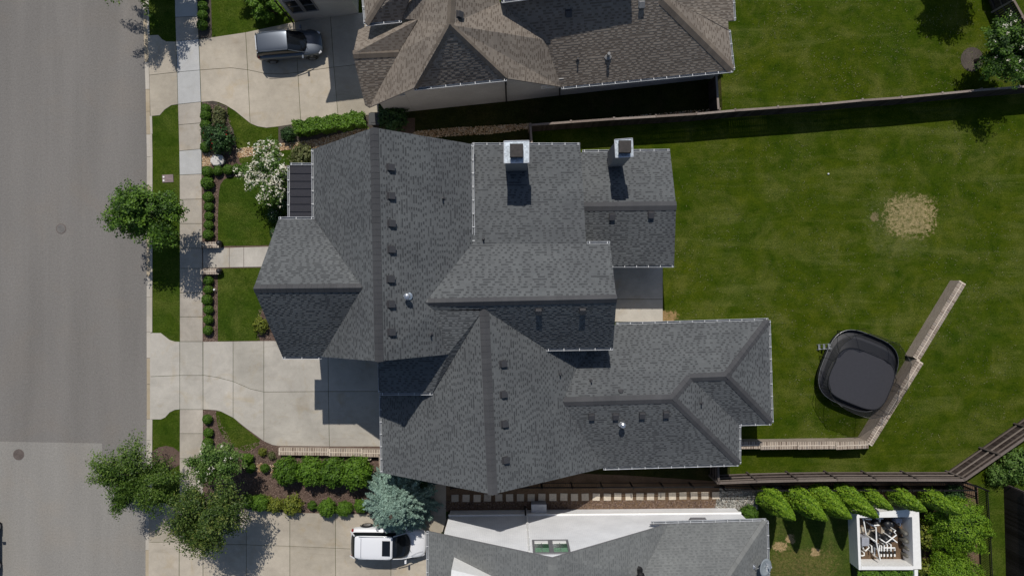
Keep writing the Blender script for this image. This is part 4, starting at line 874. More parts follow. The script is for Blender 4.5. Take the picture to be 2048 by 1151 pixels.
# ---------------------------------------------------------------- trampoline
def squircle(cx, cy, rx, ry, rot, n=40, e=3.2):
    out = []
    for k in range(n):
        a = 2*math.pi*k/n; c, s = math.cos(a), math.sin(a); x = rx*abs(c)**(2/e)*(1 if c >= 0 else -1); y = ry*abs(s)**(2/e)*(1 if s >= 0 else -1)
        out.append(Vector((cx+x*math.cos(rot)-y*math.sin(rot), cy+x*math.sin(rot)+y*math.cos(rot), 0)))
    return out
tr = empty('trampoline', gp(1705, 745), 'large black rounded-square trampoline with safety net on the back lawn', 'trampoline'); rot = R(-22)
cf = at(1717, 741, .75); cm = at(1724, 757, .9); ctp = at(1746, 752, 2.5)
ring = squircle(cf.x, cf.y, 2.32, 2.42, rot); matr = squircle(cm.x, cm.y, 1.98, 1.70, rot, e=3.6); top = squircle(ctp.x-.1, ctp.y, 2.35, 2.5, rot, 40, 2.6)
for l, z in ((ring, .75), (matr, .82), (top, 2.5)):
    for p in l: p.z = z
mb = MB(); mb.poly(matr); mb.poly([p-Vector((0, 0, .02)) for p in matr[::-1]]); mb.build('jumping_mat', m_mat, tr)
mb = MB()
for k in range(40): j = (k+1) % 40; mb.poly([ring[k]-Vector((0, 0, .3)), ring[j]-Vector((0, 0, .3)), matr[j]-Vector((0, 0, .03)), matr[k]-Vector((0, 0, .03))]); mb.poly([ring[k], ring[j], ring[j]-Vector((0, 0, .3)), ring[k]-Vector((0, 0, .3))])
mb.build('skirt', m_pad, tr)
mb = MB(); mb.tube(ring+[ring[0]], .018, 8); mb.build('frame_ring', m_rim, tr, smooth=True)
mb = MB(); mb.tube([p+Vector((0, 0, .02)) for p in matr+[matr[0]]], .03, 6); mb.build('mat_edge', m_pad, tr)
for k in range(0, 40, 5):
    mb = MB(); a = ring[k]; mb.tube([Vector((a.x, a.y, 0)), a-Vector((0, 0, .05))], .03, 8); mb.build('leg', m_pole, tr)
for k in range(0, 40, 4):
    a, b_ = ring[k], top[k]; m_ = (a+b_)/2+(b_-ctp).normalized()*.22; mb = MB(); mb.tube([a, (a+m_)/2+Vector((0, 0, .1)), m_, (m_+b_)/2+Vector((0, 0, .12)), b_], .014, 6); mb.build('net_pole', m_pole, tr)
mb = MB()
for k in range(40):
    j = (k+1) % 40; sag = lambda q: .2*math.sin(math.pi*((q % 4)/4)); A, B = top[k]-Vector((0, 0, sag(k)*1.4)), top[j]-Vector((0, 0, sag(j)*1.4)); mk, mj = (matr[k]*.35+ring[k]*.65), (matr[j]*.35+ring[j]*.65); mb.poly([mk, mj, B, A])
nt_ = mb.build('safety_net', m_net, tr)
mb = MB(); mb.tube([top[k]-Vector((0, 0, .28*math.sin(math.pi*((k % 4)/4)))) for k in list(range(40))+[0]], .013, 5); mb.build('net_rope', m_pole, tr)
mb = MB(); c = at(1655, 692, .5); an = R(70)
for s in (-1, 1): mb.tube([c+Vector((-.5, s*.16-.1, -.48)), c+Vector((.15, s*.16+.05, .35))], .018, 6)
for k in range(3): q = c+Vector((-.38+.2*k, -.07+.04*k, -.34+.26*k)); mb.box(q, (.13, .36, .03))
mb.build('ladder', m_steel, tr)

# ---------------------------------------------------------------- pool equipment and its white walled enclosure
pe = empty('equipment_enclosure', gp(1765, 1075), 'white walled open-top enclosure holding pool machinery at lower right', 'enclosure'); Z = 1.2
def rimwall(pts, name='wall', z=Z): mb = MB(); mb.prism([tuple(at(x, y, z).xy) for x, y in pts], 0, z); mb.build(name, m_white, pe)
rimwall([(1713, 1026), (1718.5, 1026), (1722.5, 1138.5), (1717.6, 1138.6)]); rimwall([(1718.6, 1027), (1837.6, 1016), (1824, 1033), (1718.8, 1034.5)]); rimwall([(1837.7, 1016.2), (1843, 1137), (1827, 1137), (1824.2, 1033)]); rimwall([(1722.7, 1131.5), (1826.9, 1131.5), (1826.9, 1138.5), (1722.7, 1138.5)])
rimwall([(1829, 1138.6), (1836, 1138.6), (1836, 1250), (1829, 1250)])
fl = sheet('enclosure_gravel', [(1697, 1020), (1812, 1010), (1815, 1125), (1699, 1125)], .024, m_soil)
for k, (a, b_, c_, d_) in enumerate(((590, 350, 770, 490), (360, 380, 490, 480), (240, 350, 310, 450))):
    def ez(x, y): return tuple(at(1690+x/8.1625, 1010+y/8.1625, .1).xy)
    mb = MB(); mb.prism([ez(a, b_), ez(c_, b_), ez(c_, d_), ez(a, d_)], .02, .1); mb.build('sunlit_pad', m_conc_warm, pe)  # sunlit patches of the floor laid as paler pads
eq = empty('pool_equipment', gp(1755, 1075), 'white pipes, black pumps and tanks of pool machinery inside the white enclosure', 'pool equipment')
def ep(zx, zy, z): return at(1690+zx/8.1625, 1010+zy/8.1625, z)
for zx, zy, r, h_ in ((430, 455, .19, .75), (480, 440, .17, .7), (585, 495, .2, .8), (675, 430, .2, .55), (440, 605, .17, .7), (690, 510, .16, .7), (640, 270, .25, .6), (470, 250, .2, .5), (720, 280, .2, .45)):
    c = ep(zx, zy, 0); mb = MB(); mb.lathe(c, [(r*.9, 0), (r, .05), (r, h_*.7), (r*.8, h_*.9), (r*.3, h_)], 16); mb.build('filter_tank', m_black, eq, smooth=True)
for zx, zy, r, h_ in ((880, 395, .15, .9), (890, 520, .15, .9), (930, 650, .11, .8), (930, 770, .12, .7)):
    c = ep(zx, zy, 0); mb = MB(); mb.lathe(c, [(r*.9, 0), (r, .05), (r, h_*.8), (r*.8, h_*.95), (r*.2, h_)], 16); mb.build('water_tank', m_tank, eq, smooth=True)
mb = MB(); c = ep(305, 570, .45); mb.box(c-Vector((0, 0, .1)), (.48, .55, .7)); mb.build('heater', m_greybox, eq, bevel=.03)
mb = MB(); c = ep(860, 235, .45); mb.box(c-Vector((0, 0, .1)), (.4, .3, .6)); mb.build('control_box', m_greybox, eq, bevel=.03)
for pth in ([(505, 360, .8), (515, 580, .8)], [(435, 325, .7), (555, 322, .7)], [(510, 590, 1.), (575, 890, .9)], [(435, 540, .8), (505, 600, .8)], [(595, 560, .8), (670, 610, .9), (840, 480, .9), (800, 430, .9), (825, 410, .9)],
            [(720, 500, .8), (850, 600, .8)], [(640, 640, .6), (640, 740, .6)], [(690, 640, .6), (690, 740, .6)], [(750, 640, .6), (750, 740, .6)], [(560, 660, .5), (560, 740, .5)], [(595, 660, .5), (595, 740, .5)], [(640, 690, .6), (815, 690, .6), (815, 730, .6)],
            [(275, 650, .4), (300, 700, .4)], [(335, 740, .4), (395, 680, .4), (370, 650, .4)], [(275, 820, .4), (315, 810, .4), (310, 770, .4)], [(435, 660, .5), (440, 760, .5)], [(475, 640, .5), (485, 800, .5)],
            [(340, 220, .5), (430, 225, .5)], [(515, 210, .5), (620, 212, .5), (572, 212, .5), (572, 260, .5)], [(300, 220, .6), (345, 470, .6)], [(900, 240, .5), (905, 330, .5)]):
    mb = MB(); P = [ep(*p) for p in pth]; mb.tube(P, .042, 8)
    for p in (P[0], P[-1]): mb.tube([p, Vector((p.x, p.y, .02))], .04, 8)
    mb.build('pipe', m_pvc, eq)
for zx in (590, 640, 695, 752, 812): mb = MB(); mb.tube([ep(zx, 790, .35), ep(zx, 830, .35)], .05, 8); mb.tube([ep(zx, 745, .3), ep(zx, 800, .3)], .065, 8, m=1); mb.build('valve', [m_pvc, m_black], eq)

# ---------------------------------------------------------------- cars
def loft(mb, rings, m=0, mf=None, cap=True):
    n = len(rings[0]); b0 = len(mb.v)
    for r in rings: mb.v += [tuple(p) for p in r]
    for i in range(len(rings)-1):
        for k in range(n):
            j = (k+1) % n; mb.f.append((b0+i*n+k, b0+i*n+j, b0+(i+1)*n+j, b0+(i+1)*n+k)); mb.m.append(mf(i, k) if mf else m); mb.t.append(.5)
    if cap:
        mb.f.append(tuple(b0+k for k in range(n))[::-1]); mb.m.append(m); mb.t.append(.5); mb.f.append(tuple(b0+(len(rings)-1)*n+k for k in range(n))); mb.m.append(m); mb.t.append(.5)
def car(name, label, L, W, paintm, body, cab, wheels, hood_line=None, sunroof=None, group=None, wr=.34):
    """x forward. body: (x, half width, bottom, top); cab: (x, half width low, z low, half width high, z high) with the first and last the glass feet"""
    root = empty(name, (0, 0, 0), label, 'car', group); mb = MB(); rings = []
    for x, w_, zb, zt in body:
        side = [(0, zt), (.5*w_, zt-.012), (.82*w_, zt-.045), (.955*w_, zt-.13), (w_, (zt*.6+zb*.4)), (.985*w_, zb+.16), (.93*w_, zb)]
        rings.append([Vector((x, y, z)) for y, z in side]+[Vector((x, 0, zb))]+[Vector((x, -y, z)) for y, z in side[::-1][:-1]])
    loft(mb, [r[::-1] for r in rings]); mb.build('body', paintm, root, smooth=True, sub=2)
    mb = MB(); rings = []
    for x, wl_, zl, wh, zh in cab:
        side = [(0, zh+.025), (.6*wh, zh+.015), (wh, zh-.03), (wh+.3*(wl_-wh), zh-.18 if zh-zl > .25 else (zh*.7+zl*.3)), (wl_, zl)]
        rings.append([Vector((x, y, z)) for y, z in side]+[Vector((x, 0, zl-.1))]+[Vector((x, -y, z)) for y, z in side[::-1][:-1]])
    loft(mb, [r[::-1] for r in rings]); mb.build('windows', m_glass, root, smooth=True, sub=2)
    # painted roof skin over the glass house, between the second and the last but one station
    rf = [c for c in cab[1:-1]]; mb = MB(); b0 = 0
    for x, wl_, zl, wh, zh in rf:
        for y, z in ((-wh-.01, zh-.035), (-wh*.8, zh+.025), (0, zh+.04), (wh*.8, zh+.025), (wh+.01, zh-.035)): mb.v.append((x, y, z))
    for i in range(len(rf)-1):
        for k in range(4): a = i*5+k; mb.f.append((a, a+5, a+6, a+1)); mb.m.append(0); mb.t.append(.5)
    o = mb.build('roof', paintm, root, smooth=True); s_ = o.modifiers.new('s', 'SOLIDIFY'); s_.thickness = .02; s_.offset = 0; s2 = o.modifiers.new('sub', 'SUBSURF'); s2.levels = 2; s2.render_levels = 2
    # pillars
    for s in (-1, 1):
        f, r_ = cab[-1], cab[-2]; mb = MB(); mb.tube([(f[0]+.02, s*(f[1]-.03), f[2]+.02), ((f[0]+r_[0])/2, s*((f[1]+r_[3])/2+.02), (f[2]+r_[4])/2+.03), (r_[0], s*(r_[3]), r_[4]-.02)], .028, 6); mb.build('pillar', paintm, root)
        f, r_ = cab[0], cab[1]; mb = MB(); mb.tube([(f[0]-.02, s*(f[1]-.03), f[2]+.02), (r_[0], s*r_[3], r_[4]-.02)], .045, 6); mb.build('pillar', paintm, root)
        mx = cab[-1][0]-.35; mb = MB(); mb.box((mx, s*(W/2+.1), cab[-1][2]+.08), (.13, .22, .15)); mb.box((mx+.02, s*(W/2-.02), cab[-1][2]+.03), (.06, .12, .05)); mb.build('mirror', paintm, root, bevel=.03)
        mb = MB(); fx = body[-1][0]; mb.box((fx-.22, s*(W/2-.25), .66), (.22, .20, .10), s*-.5); mb.build('headlight', m_lamp, root, bevel=.03)
        mb = MB(); mb.box((body[0][0]+.14, s*(W/2-.16), .88), (.12, .14, .2)); mb.build('tail_light', m_red, root, bevel=.02)
        for xw in wheels:
            wh_ = empty_part('wheel', root, (xw, s*(W/2-.105), wr)); mb = MB(); c = Vector((xw, s*(W/2-.105), wr)); mb.tube([c-Vector((0, .12, 0)), c-Vector((0, .1, 0)), c+Vector((0, .1, 0)), c+Vector((0, .12, 0))], [wr*.9, wr, wr, wr*.9], 24); mb.build('tyre', m_tyre, wh_)
            mb = MB(); mb.tube([c+Vector((0, s*.115, 0)), c+Vector((0, s*.128, 0))], wr*.62, 18)
            for k in range(5): a = k*1.2566; mb.box(c+Vector((math.cos(a)*wr*.33, s*.135, math.sin(a)*wr*.33)), (wr*.55, .02, .05), mat=Matrix.Rotation(-a, 3, 'Y'))
            mb.build('rim', m_rim, wh_)
            mb = MB(); mb.tube([Vector((xw+math.cos(a/10*math.pi)*(wr+.05), s*(W/2-.015), wr+math.sin(a/10*math.pi)*(wr+.05))) for a in range(11)], .03, 6); mb.build('wheel_arch', m_black, root)
    if sunroof: mb = MB(); x, l_, w_, z = sunroof; mb.box((x, 0, z), (l_, w_, .02)); mb.build('sunroof', m_glass, root, bevel=.008)
    return root
def rails(root, x0, x1, y, z, mat):
    for s in (-1, 1): mb = MB(); mb.tube([(x0, s*y, z-.03), (x0+.1, s*y, z), (x1-.1, s*y, z), (x1, s*y, z-.03)], .016, 6); mb.build('roof_rail', mat, root)
suv = car('white_suv', 'white suv with dark sunroof parked nose towards the white house, partly under the blue conifer', 4.85, 1.95, m_carw,
    [(-2.40, .60, .45, .80), (-2.36, .84, .38, .95), (-2.15, .93, .32, 1.03), (-1.4, .965, .28, 1.06), (-.3, .97, .27, 1.05), (.7, .97, .27, 1.04), (1.3, .96, .28, 1.02), (1.9, .93, .3, .95), (2.25, .84, .34, .84), (2.42, .62, .4, .70)],
    [(-2.33, .80, 1.02, .76, 1.12), (-2.0, .88, 1.03, .70, 1.60), (-1.2, .91, 1.04, .74, 1.70), (-.2, .91, 1.04, .74, 1.71), (.45, .9, 1.03, .70, 1.66), (1.52, .82, 1.0, .76, 1.05)], (-1.45, 1.5), sunroof=(.03, .5, .95, 1.755), wr=.37)
for x, l_ in ((-1.55, 1.22), (.38, 1.1)): mb = MB(); mb.box((x, 0, 1.742 if x < 0 else 1.712), (.02, l_, .012)); mb.build('roof_seam', m_greybox, suv)
mb = MB(); mb.tube([(1.5, -.72, 1.035), (1.85, -.5, 1.04), (2.25, -.42, .93)], .008, 5); mb.build('bonnet_line', m_greybox, suv)
mb = MB(); mb.tube([(1.5, .72, 1.035), (1.85, .5, 1.04), (2.25, .42, .93)], .008, 5); mb.build('bonnet_line', m_greybox, suv)
for y in (-.45, .15): mb = MB(); mb.tube([(1.5, y, 1.08), (1.3, y+.5, 1.22)], .012, 5); mb.build('wiper', m_black, suv)
rails(suv, -1.7, .3, .70, 1.735, m_steel)
c = gp(781, 1075.5); suv.location = (c.x, c.y, .03); suv.rotation_euler = (0, 0, R(-1))
van = car('graphite_hatchback', 'dark graphite hatchback parked on the upper driveway, half in the house shadow', 4.3, 1.72, m_carg,
    [(-2.10, .60, .45, .85), (-2.06, .78, .36, .95), (-1.85, .83, .3, .99), (-1.2, .855, .26, 1.0), (-.3, .86, .25, 1.0), (.5, .86, .25, .99), (1.1, .85, .27, .96), (1.65, .81, .29, .88), (1.98, .70, .33, .76), (2.12, .48, .38, .64)],
    [(-2.0, .72, .95, .70, 1.12), (-1.82, .78, .97, .60, 1.52), (-1.1, .81, .98, .63, 1.60), (-.2, .81, .98, .63, 1.61), (.15, .80, .98, .62, 1.58), (1.25, .72, .95, .64, 1.0)], (-1.25, 1.3), wr=.32)
mb = MB(); mb.box((-1.84, 0, 1.56), (.05, .9, .03)); mb.build('roof_spoiler', m_steel, van)
for y in (-.4, .15): mb = MB(); mb.tube([(1.22, y, 1.03), (1.0, y+.45, 1.16)], .012, 5); mb.build('wiper', m_black, van)
rails(van, -1.7, .1, .60, 1.63, m_carg)
c = at(577, 88, .9); van.location = (c.x, c.y, .03); van.rotation_euler = (0, 0, R(5))
oc = copy_tree(van); oc.name = 'parked_car'; prop(oc, 'dark car at the left edge of the road, only a sliver of it in view', 'car'); c = at(-44, 1100, .8); oc.location = (c.x, c.y, -.11); oc.rotation_euler = (0, 0, R(90))

# ---------------------------------------------------------------- vegetation
def leaf_mesh(name, C, N, S, tone, mats, mi=None, asp=.55):
    """C centres, N normals, S sizes: one small diamond leaf each"""
    n = len(C); A = RNG.normal(size=(n, 3)); U = np.cross(N, A); U /= np.linalg.norm(U, axis=1)[:, None]+1e-9; V = np.cross(N, U); V /= np.linalg.norm(V, axis=1)[:, None]+1e-9
    s = S[:, None]; fold = N*s*.15
    P = np.stack([C-U*s, C-V*s*asp-fold, C+U*s, C+V*s*asp-fold], 1).reshape(-1, 3)
    me = bpy.data.meshes.new(name); me.vertices.add(4*n); me.vertices.foreach_set('co', P.astype(np.float32).ravel()); me.loops.add(4*n); me.loops.foreach_set('vertex_index', np.arange(4*n, dtype=np.int32))
    me.polygons.add(n); me.polygons.foreach_set('loop_start', np.arange(0, 4*n, 4, dtype=np.int32)); me.polygons.foreach_set('loop_total', np.full(n, 4, np.int32))
    for m in mats: me.materials.append(m)
    if mi is not None: me.polygons.foreach_set('material_index', mi.astype(np.int32))
    a = me.attributes.new('tone', 'FLOAT', 'FACE'); a.data.foreach_set('value', np.clip(tone, 0, 1).astype(np.float32)); me.update(); me.validate(); return me
def unit(v): return v/(np.linalg.norm(v, axis=1)[:, None]+1e-9)
def crown_points(nclump, shape, seed):
    r = np.random.default_rng(seed); nl = 15; ld = unit(r.normal(size=(nl, 3))*np.array([1, 1, .8]))*r.uniform(.45, .8, nl)[:, None]; ls = r.uniform(.22, .42, nl)
    k = r.integers(0, nl, nclump); d = unit(r.normal(size=(nclump, 3))); rad = r.uniform(.3, 1., nclump)**.5
    P = ld[k]+d*(rad*ls[k])[:, None]
    return P*np.array(shape), rad
def tree(name, label, foot, hgt, cc, shape, mat, nclump=150, per=70, cr=.32, leaf=.075, seed=1, trunk_r=.1, flowers=None, nfl=0, flsize=.06, group=None, droop=0., spray=0, cat='tree', lift=.7, tones=(.45, .24), elong=.9):
    """foot: ground point; cc: crown centre relative to the foot; shape: radii"""
    r = np.random.default_rng(seed); root = empty(name, foot, label, cat, group); cl, rad = crown_points(nclump, shape, seed)
    if spray:
        for k in range(spray):     # long arching shoots reaching out of the crown
            a = r.uniform(0, 6.28); ln = r.uniform(1.0, 1.5); t = np.linspace(.6, ln, 7)[:, None]
            cl = np.vstack([cl, np.hstack([np.cos(a)*shape[0]*t, np.sin(a)*shape[1]*t, shape[2]*(.35-.5*(t-.6)**2*2)+r.normal(0, .05)])]); rad = np.concatenate([rad, np.full(7, .9)])
    cen = np.array(cc)+cl; n = len(cen)*per
    idx = np.repeat(np.arange(len(cen)), per); oc_ = unit(cen-np.array(cc))[idx]; off = unit(r.normal(size=(n, 3)))*(r.random((n, 1))**.5)*cr*np.array([1, 1, .6]); off = off*.8+oc_*(off*oc_).sum(1)[:, None]*elong*(1+.0*off); C = cen[idx]+off
    if droop: C[:, 2] -= droop*np.linalg.norm(off[:, :2], axis=1)
    out = unit(C-np.array(cc)); N = unit(out*.5+np.array([0, 0, lift])+r.normal(size=(n, 3))*.55); ctone = r.normal(0, .17, len(cen))
    hrel = (C[:, 2]-cc[2])/shape[2]
    tone = tones[0]+ctone[idx]+tones[1]*r.normal(size=n)*.8
    S = leaf*r.uniform(.6, 1.25, n)
    link('crown', leaf_mesh(name+'_leaves', C, N, S, tone, [mat]), root)
    if flowers:
        k = r.choice(len(cen), nfl); top = cen[k]+np.array([0, 0, cr*.5])+r.normal(size=(nfl, 3))*cr*.8; dirs = unit(top-np.array(cc)); top = np.array(cc)+dirs*np.linalg.norm(top-np.array(cc), axis=1)[:, None]
        keep = (top[:, 2]-cc[2]) > -.1*shape[2]; top = top[keep]; q = 7; ii = np.repeat(np.arange(len(top)), q); Cf = top[ii]+r.normal(size=(len(ii), 3))*flsize*.8
        link('blossoms', leaf_mesh(name+'_blossoms', Cf, unit(r.normal(size=(len(ii), 3))*.6+np.array([0, 0, 1])), flsize*r.uniform(.5, 1, len(ii)), r.uniform(0, 1, len(ii)), [flowers]), root)
    mb = MB(); tz = max(.3, cc[2]-shape[2]*.65); b0 = Vector((0, 0, -.05)); b1 = Vector((cc[0]*.4, cc[1]*.4, tz)); mb.tube([b0, b0.lerp(b1, .5)+Vector((.03, .02, 0)), b1], [trunk_r*1.25, trunk_r, trunk_r*.8], 9)
    for k in range(12):
        j = int(r.integers(0, nclump)); e = Vector(cen[j]); m_ = b1.lerp(e, .5)+Vector((0, 0, .15)); mb.tube([b1-Vector((0, 0, .05*k)), m_, e], [trunk_r*.5, trunk_r*.28, .012], 5)
    o = link('trunk', mb.mesh('trunk', m_trunk, smooth=True), root); return root
tree('street_tree', 'round bushy street tree on the verge across from the front path', gp(338, 440), 5.5, (.35, .2, 3.7), (2.0, 2.1, 1.5), l_maple, 230, 80, .42, .085, 3, .11)
tree('street_tree', 'feathery street tree with long shoots leaning over the pale road patch', gp(330, 926), 4.6, (-.3, -.15, 3.2), (1.85, 1.35, 1.2), l_willow, 200, 80, .42, .065, 5, .1, droop=.3, spray=20, elong=2.2)
tree('street_tree', 'broad olive green tree overhanging the sidewalk at the lower driveway', gp(470, 985), 6., (.1, .05, 4.4), (2.35, 2.05, 1.7), l_elm, 330, 80, .44, .07, 8, .14, elong=1.4)
tree('crape_myrtle', 'light green crape myrtle with few white blossoms above the lower sidewalk', gp(470, 903), 3.6, (0, .0, 3.2), (1.5, 1.15, 1.0), l_myrtle, 130, 75, .34, .07, 12, .06, flowers=l_white, nfl=22, flsize=.07)
tree('crape_myrtle', 'crape myrtle covered in white blossoms beside the metal awning', gp(565, 362), 3.6, (-.05, .1, 2.5), (1.5, 1.85, 1.1), l_myrtle, 150, 65, .34, .07, 14, .06, flowers=l_white, nfl=330, flsize=.085)
tree('flowering_tree', 'green tree with white blossoms by the slanting fence at upper right', gp(1950, 122), 4.6, (.1, -.3, 3.1), (2.0, 2.0, 1.5), l_maple, 210, 75, .36, .08, 17, .1, flowers=l_white, nfl=70, flsize=.07, tones=(.3, .2))
tree('street_tree', 'street tree at the top edge whose shadow falls over the sidewalk', gp(333, -38), 5.5, (-.1, -.1, 3.7), (2.05, 2.2, 1.4), l_willow, 210, 75, .36, .07, 21, .11, droop=.3, spray=12, elong=1.5)
tree('back_yard_tree', 'tree just beyond the top edge, casting its round shadow on the upper lawn', gp(1880, -88), 5.6, (0, 0, 5.0), (1.6, 1.5, 1.2), l_maple, 200, 80, .36, .085, 25, .1)
tree('holly_tree', 'shrubby dark tree at top left by the sidewalk lawn', gp(520, -5), 3, (0, 0, 1.6), (1.4, 1.0, 1.0), l_elm, 90, 60, .26, .06, 27, .05)
tree('bright_shrub', 'bright yellow-green shrub beside the dark hatchback', gp(555, 28), 2.4, (-.3, 0, 1.1), (1.35, 1.0, .9), l_bright, 110, 70, .2, .06, 29, .04, cat='shrub', tones=(.5, .25))
# blue conifer
def conifer(name, label, foot, hgt, rad, mat, seed, nwh=26, cat='conifer'):
    r = np.random.default_rng(seed); root = empty(name, foot, label, cat); C = []; N = []; S = []; T = []; mb = MB(); mb.tube([Vector((0, 0, 0)), Vector((0, 0, hgt*.9))], [.14, .03], 8)
    for w_ in range(nwh):
        z = .25+(hgt-.4)*(w_/nwh); R0 = rad*(1-(w_/nwh))**.62*r.uniform(.9, 1.1)+.12; nb = int(7+10*R0)
        for b_ in range(nb):
            a = r.uniform(0, 6.28); ln = R0*r.uniform(.7, 1.12); k = int(26+ln*60); t = r.uniform(.25, 1, k)**.7; drp = .12*ln*t*t; side = r.normal(0, .13*(1.15-t), k)*1.4; tn = r.normal(.5, .12)
            x = np.cos(a)*ln*t-np.sin(a)*side; y = np.sin(a)*ln*t+np.cos(a)*side; zz = z-drp+r.normal(0, .05, k)
            C.append(np.stack([x, y, zz], 1)); N.append(unit(np.stack([np.cos(a)*.3+r.normal(0, .5, k), np.sin(a)*.3+r.normal(0, .5, k), np.full(k, .8)], 1))); S.append(.075*r.uniform(.6, 1.2, k)); T.append(tn+(t-.7)*.5+r.normal(0, .14, k))
            mb.tube([Vector((0, 0, z)), Vector((math.cos(a)*ln*.8, math.sin(a)*ln*.8, z-.1*ln))], [.025, .008], 4)
    link('crown', leaf_mesh(name, np.vstack(C), np.vstack(N), np.concatenate(S), np.concatenate(T), [mat], asp=.4), root); link('trunk', mb.mesh('trunk', m_trunk), root); return root
conifer('blue_conifer', 'large blue-green weeping conifer between the charcoal garage and the white suv', gp(806, 986), 4.9, 2.35, l_spruce, 31, 30)

def shrub_mesh(name, shape, n, leaf, mat, core, seed, bumpy=.08, fl=None, nfl=0, pw=2.0, jitter=.06):
    """dense clipped or loose shrub resting on z=0: dark inner mass plus a coat of leaves"""
    r = np.random.default_rng(seed); sx, sy, sz = shape; d = unit(r.normal(size=(n, 3))); d[:, 2] = np.abs(d[:, 2])*1.0-.35*(r.random(n) < .3)
    d = unit(d); lump = 1+bumpy*np.sin(d[:, 0]*7+seed)*np.sin(d[:, 1]*6+seed*1.3)+bumpy*.7*np.sin(d[:, 0]*13+d[:, 2]*9)+r.normal(0, jitter, n)
    C = d*lump[:, None]*np.array([sx, sy, sz*.55])+np.array([0, 0, sz*.45]); N = unit(d+r.normal(size=(n, 3))*.5); T = r.normal(.5, .2, n)+.25*np.sin(d[:, 0]*9+seed)*np.sin(d[:, 1]*8)*.6
    # inner mass
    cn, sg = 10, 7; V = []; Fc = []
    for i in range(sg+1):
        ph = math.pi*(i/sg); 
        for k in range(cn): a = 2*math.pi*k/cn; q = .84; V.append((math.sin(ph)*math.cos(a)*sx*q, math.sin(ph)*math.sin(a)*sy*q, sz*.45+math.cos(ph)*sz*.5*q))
    lm = leaf_mesh(name, C, N, leaf*r.uniform(.6, 1.2, n), T, [mat, core]+([fl] if fl else []))
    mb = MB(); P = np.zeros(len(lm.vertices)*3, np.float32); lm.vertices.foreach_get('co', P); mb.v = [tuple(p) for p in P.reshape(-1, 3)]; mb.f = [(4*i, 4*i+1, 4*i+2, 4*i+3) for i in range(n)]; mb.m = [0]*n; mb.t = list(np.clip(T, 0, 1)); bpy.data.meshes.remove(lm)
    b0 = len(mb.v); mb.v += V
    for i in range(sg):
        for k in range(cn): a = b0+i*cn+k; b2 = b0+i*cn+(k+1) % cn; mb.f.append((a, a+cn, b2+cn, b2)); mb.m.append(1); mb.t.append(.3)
    for k in range(nfl):
        dd = Vector(d[int(r.integers(0, n))]); dd.z = abs(dd.z); p = Vector((dd.x*sx, dd.y*sy, dd.z*sz*.55+sz*.45))*1.02
        for _ in range(5):
            o_ = p+Vector(r.normal(0, .035, 3)); s = r.uniform(.03, .055); b0 = len(mb.v); a = r.uniform(0, 6.28); mb.v += [(o_.x+s*math.cos(a+j*1.57), o_.y+s*math.sin(a+j*1.57), o_.z+.02*(j % 2)) for j in range(4)]; mb.f.append((b0, b0+1, b0+2, b0+3)); mb.m.append(2); mb.t.append(r.random())
    return mb.mesh(name, [mat, core]+([fl] if fl else []), tone=True)
def put(name, me, px, py, z, s, label, cat='shrub', group=None, rz=None, sz=None):
    o = link(name, me, None, gp(*shrink(px, py, z))); o.scale = (s, s, sz or s); o.rotation_euler = (0, 0, random.uniform(0, 6.28) if rz is None else rz); return prop(o, label, cat, group)
bx = [shrub_mesh('boxwood', (1, 1, 1.9), 1300, .17, l_box, m_core, 40+i, .05) for i in range(3)]
ORD = ['first', 'second', 'third', 'fourth', 'fifth', 'sixth', 'seventh', 'eighth']
def box_row(pts, tail, group):
    for i, (x, y, r_) in enumerate(pts): put('boxwood_ball', bx[i % 3], x, y, .3, r_/30.76*.98, ORD[i]+' '+tail, 'shrub', group, sz=r_/30.76*.9)
box_row([(415, 343, 10.5), (415, 366, 12), (416, 394, 10), (417, 413, 9), (417, 432, 8.5), (417, 450, 9), (416, 469, 10)], 'clipped boxwood ball from the top in the column above the front path', 'boxwood balls above the front path')
box_row([(435, 341, 9), (456, 339, 9.5), (473, 337, 9), (490, 335, 9)], 'clipped boxwood ball from the left in the row above the curved lawn', 'boxwood balls above the curved lawn')
box_row([(416, 561, 9), (416, 579, 9), (414, 599, 10), (416, 619, 9), (416, 639, 9), (415, 660, 9)], 'clipped boxwood ball below the front path counted from the path', 'boxwood balls below the front path')
box_row([(414, 838, 9), (416, 865, 9), (415, 885, 10)], 'clipped boxwood ball along the sidewalk below the middle driveway', 'boxwood balls below the middle driveway')
box_row([(404, -8, 9), (405, 12, 9.5), (405, 30, 9.5), (404, 50, 10)], 'boxwood ball from the top beside the sidewalk above the upper driveway', 'boxwood balls above the upper driveway')
box_row([(411, 217, 9), (411, 231, 10), (411, 250, 10), (412, 270, 9), (411, 294, 10)], 'boxwood ball from the top beside the sidewalk below the upper driveway', 'boxwood balls below the upper driveway')
sg = [shrub_mesh('round_shrub', (1, 1, 2.0), 3600, .105, l_bright if i == 1 else l_box, m_core, 60+i, .14, jitter=.1) for i in range(3)]
for i, (x, y, r_) in enumerate(((574, 941, 25), (621, 941, 26), (669, 942, 27), (713, 942, 29))): put('round_shrub', sg[i % 2], x, y, .8, r_/30.76*.93, ORD[i]+' large leafy shrub from the left below the brick capped driveway wall', 'shrub', 'large shrubs below the driveway wall')
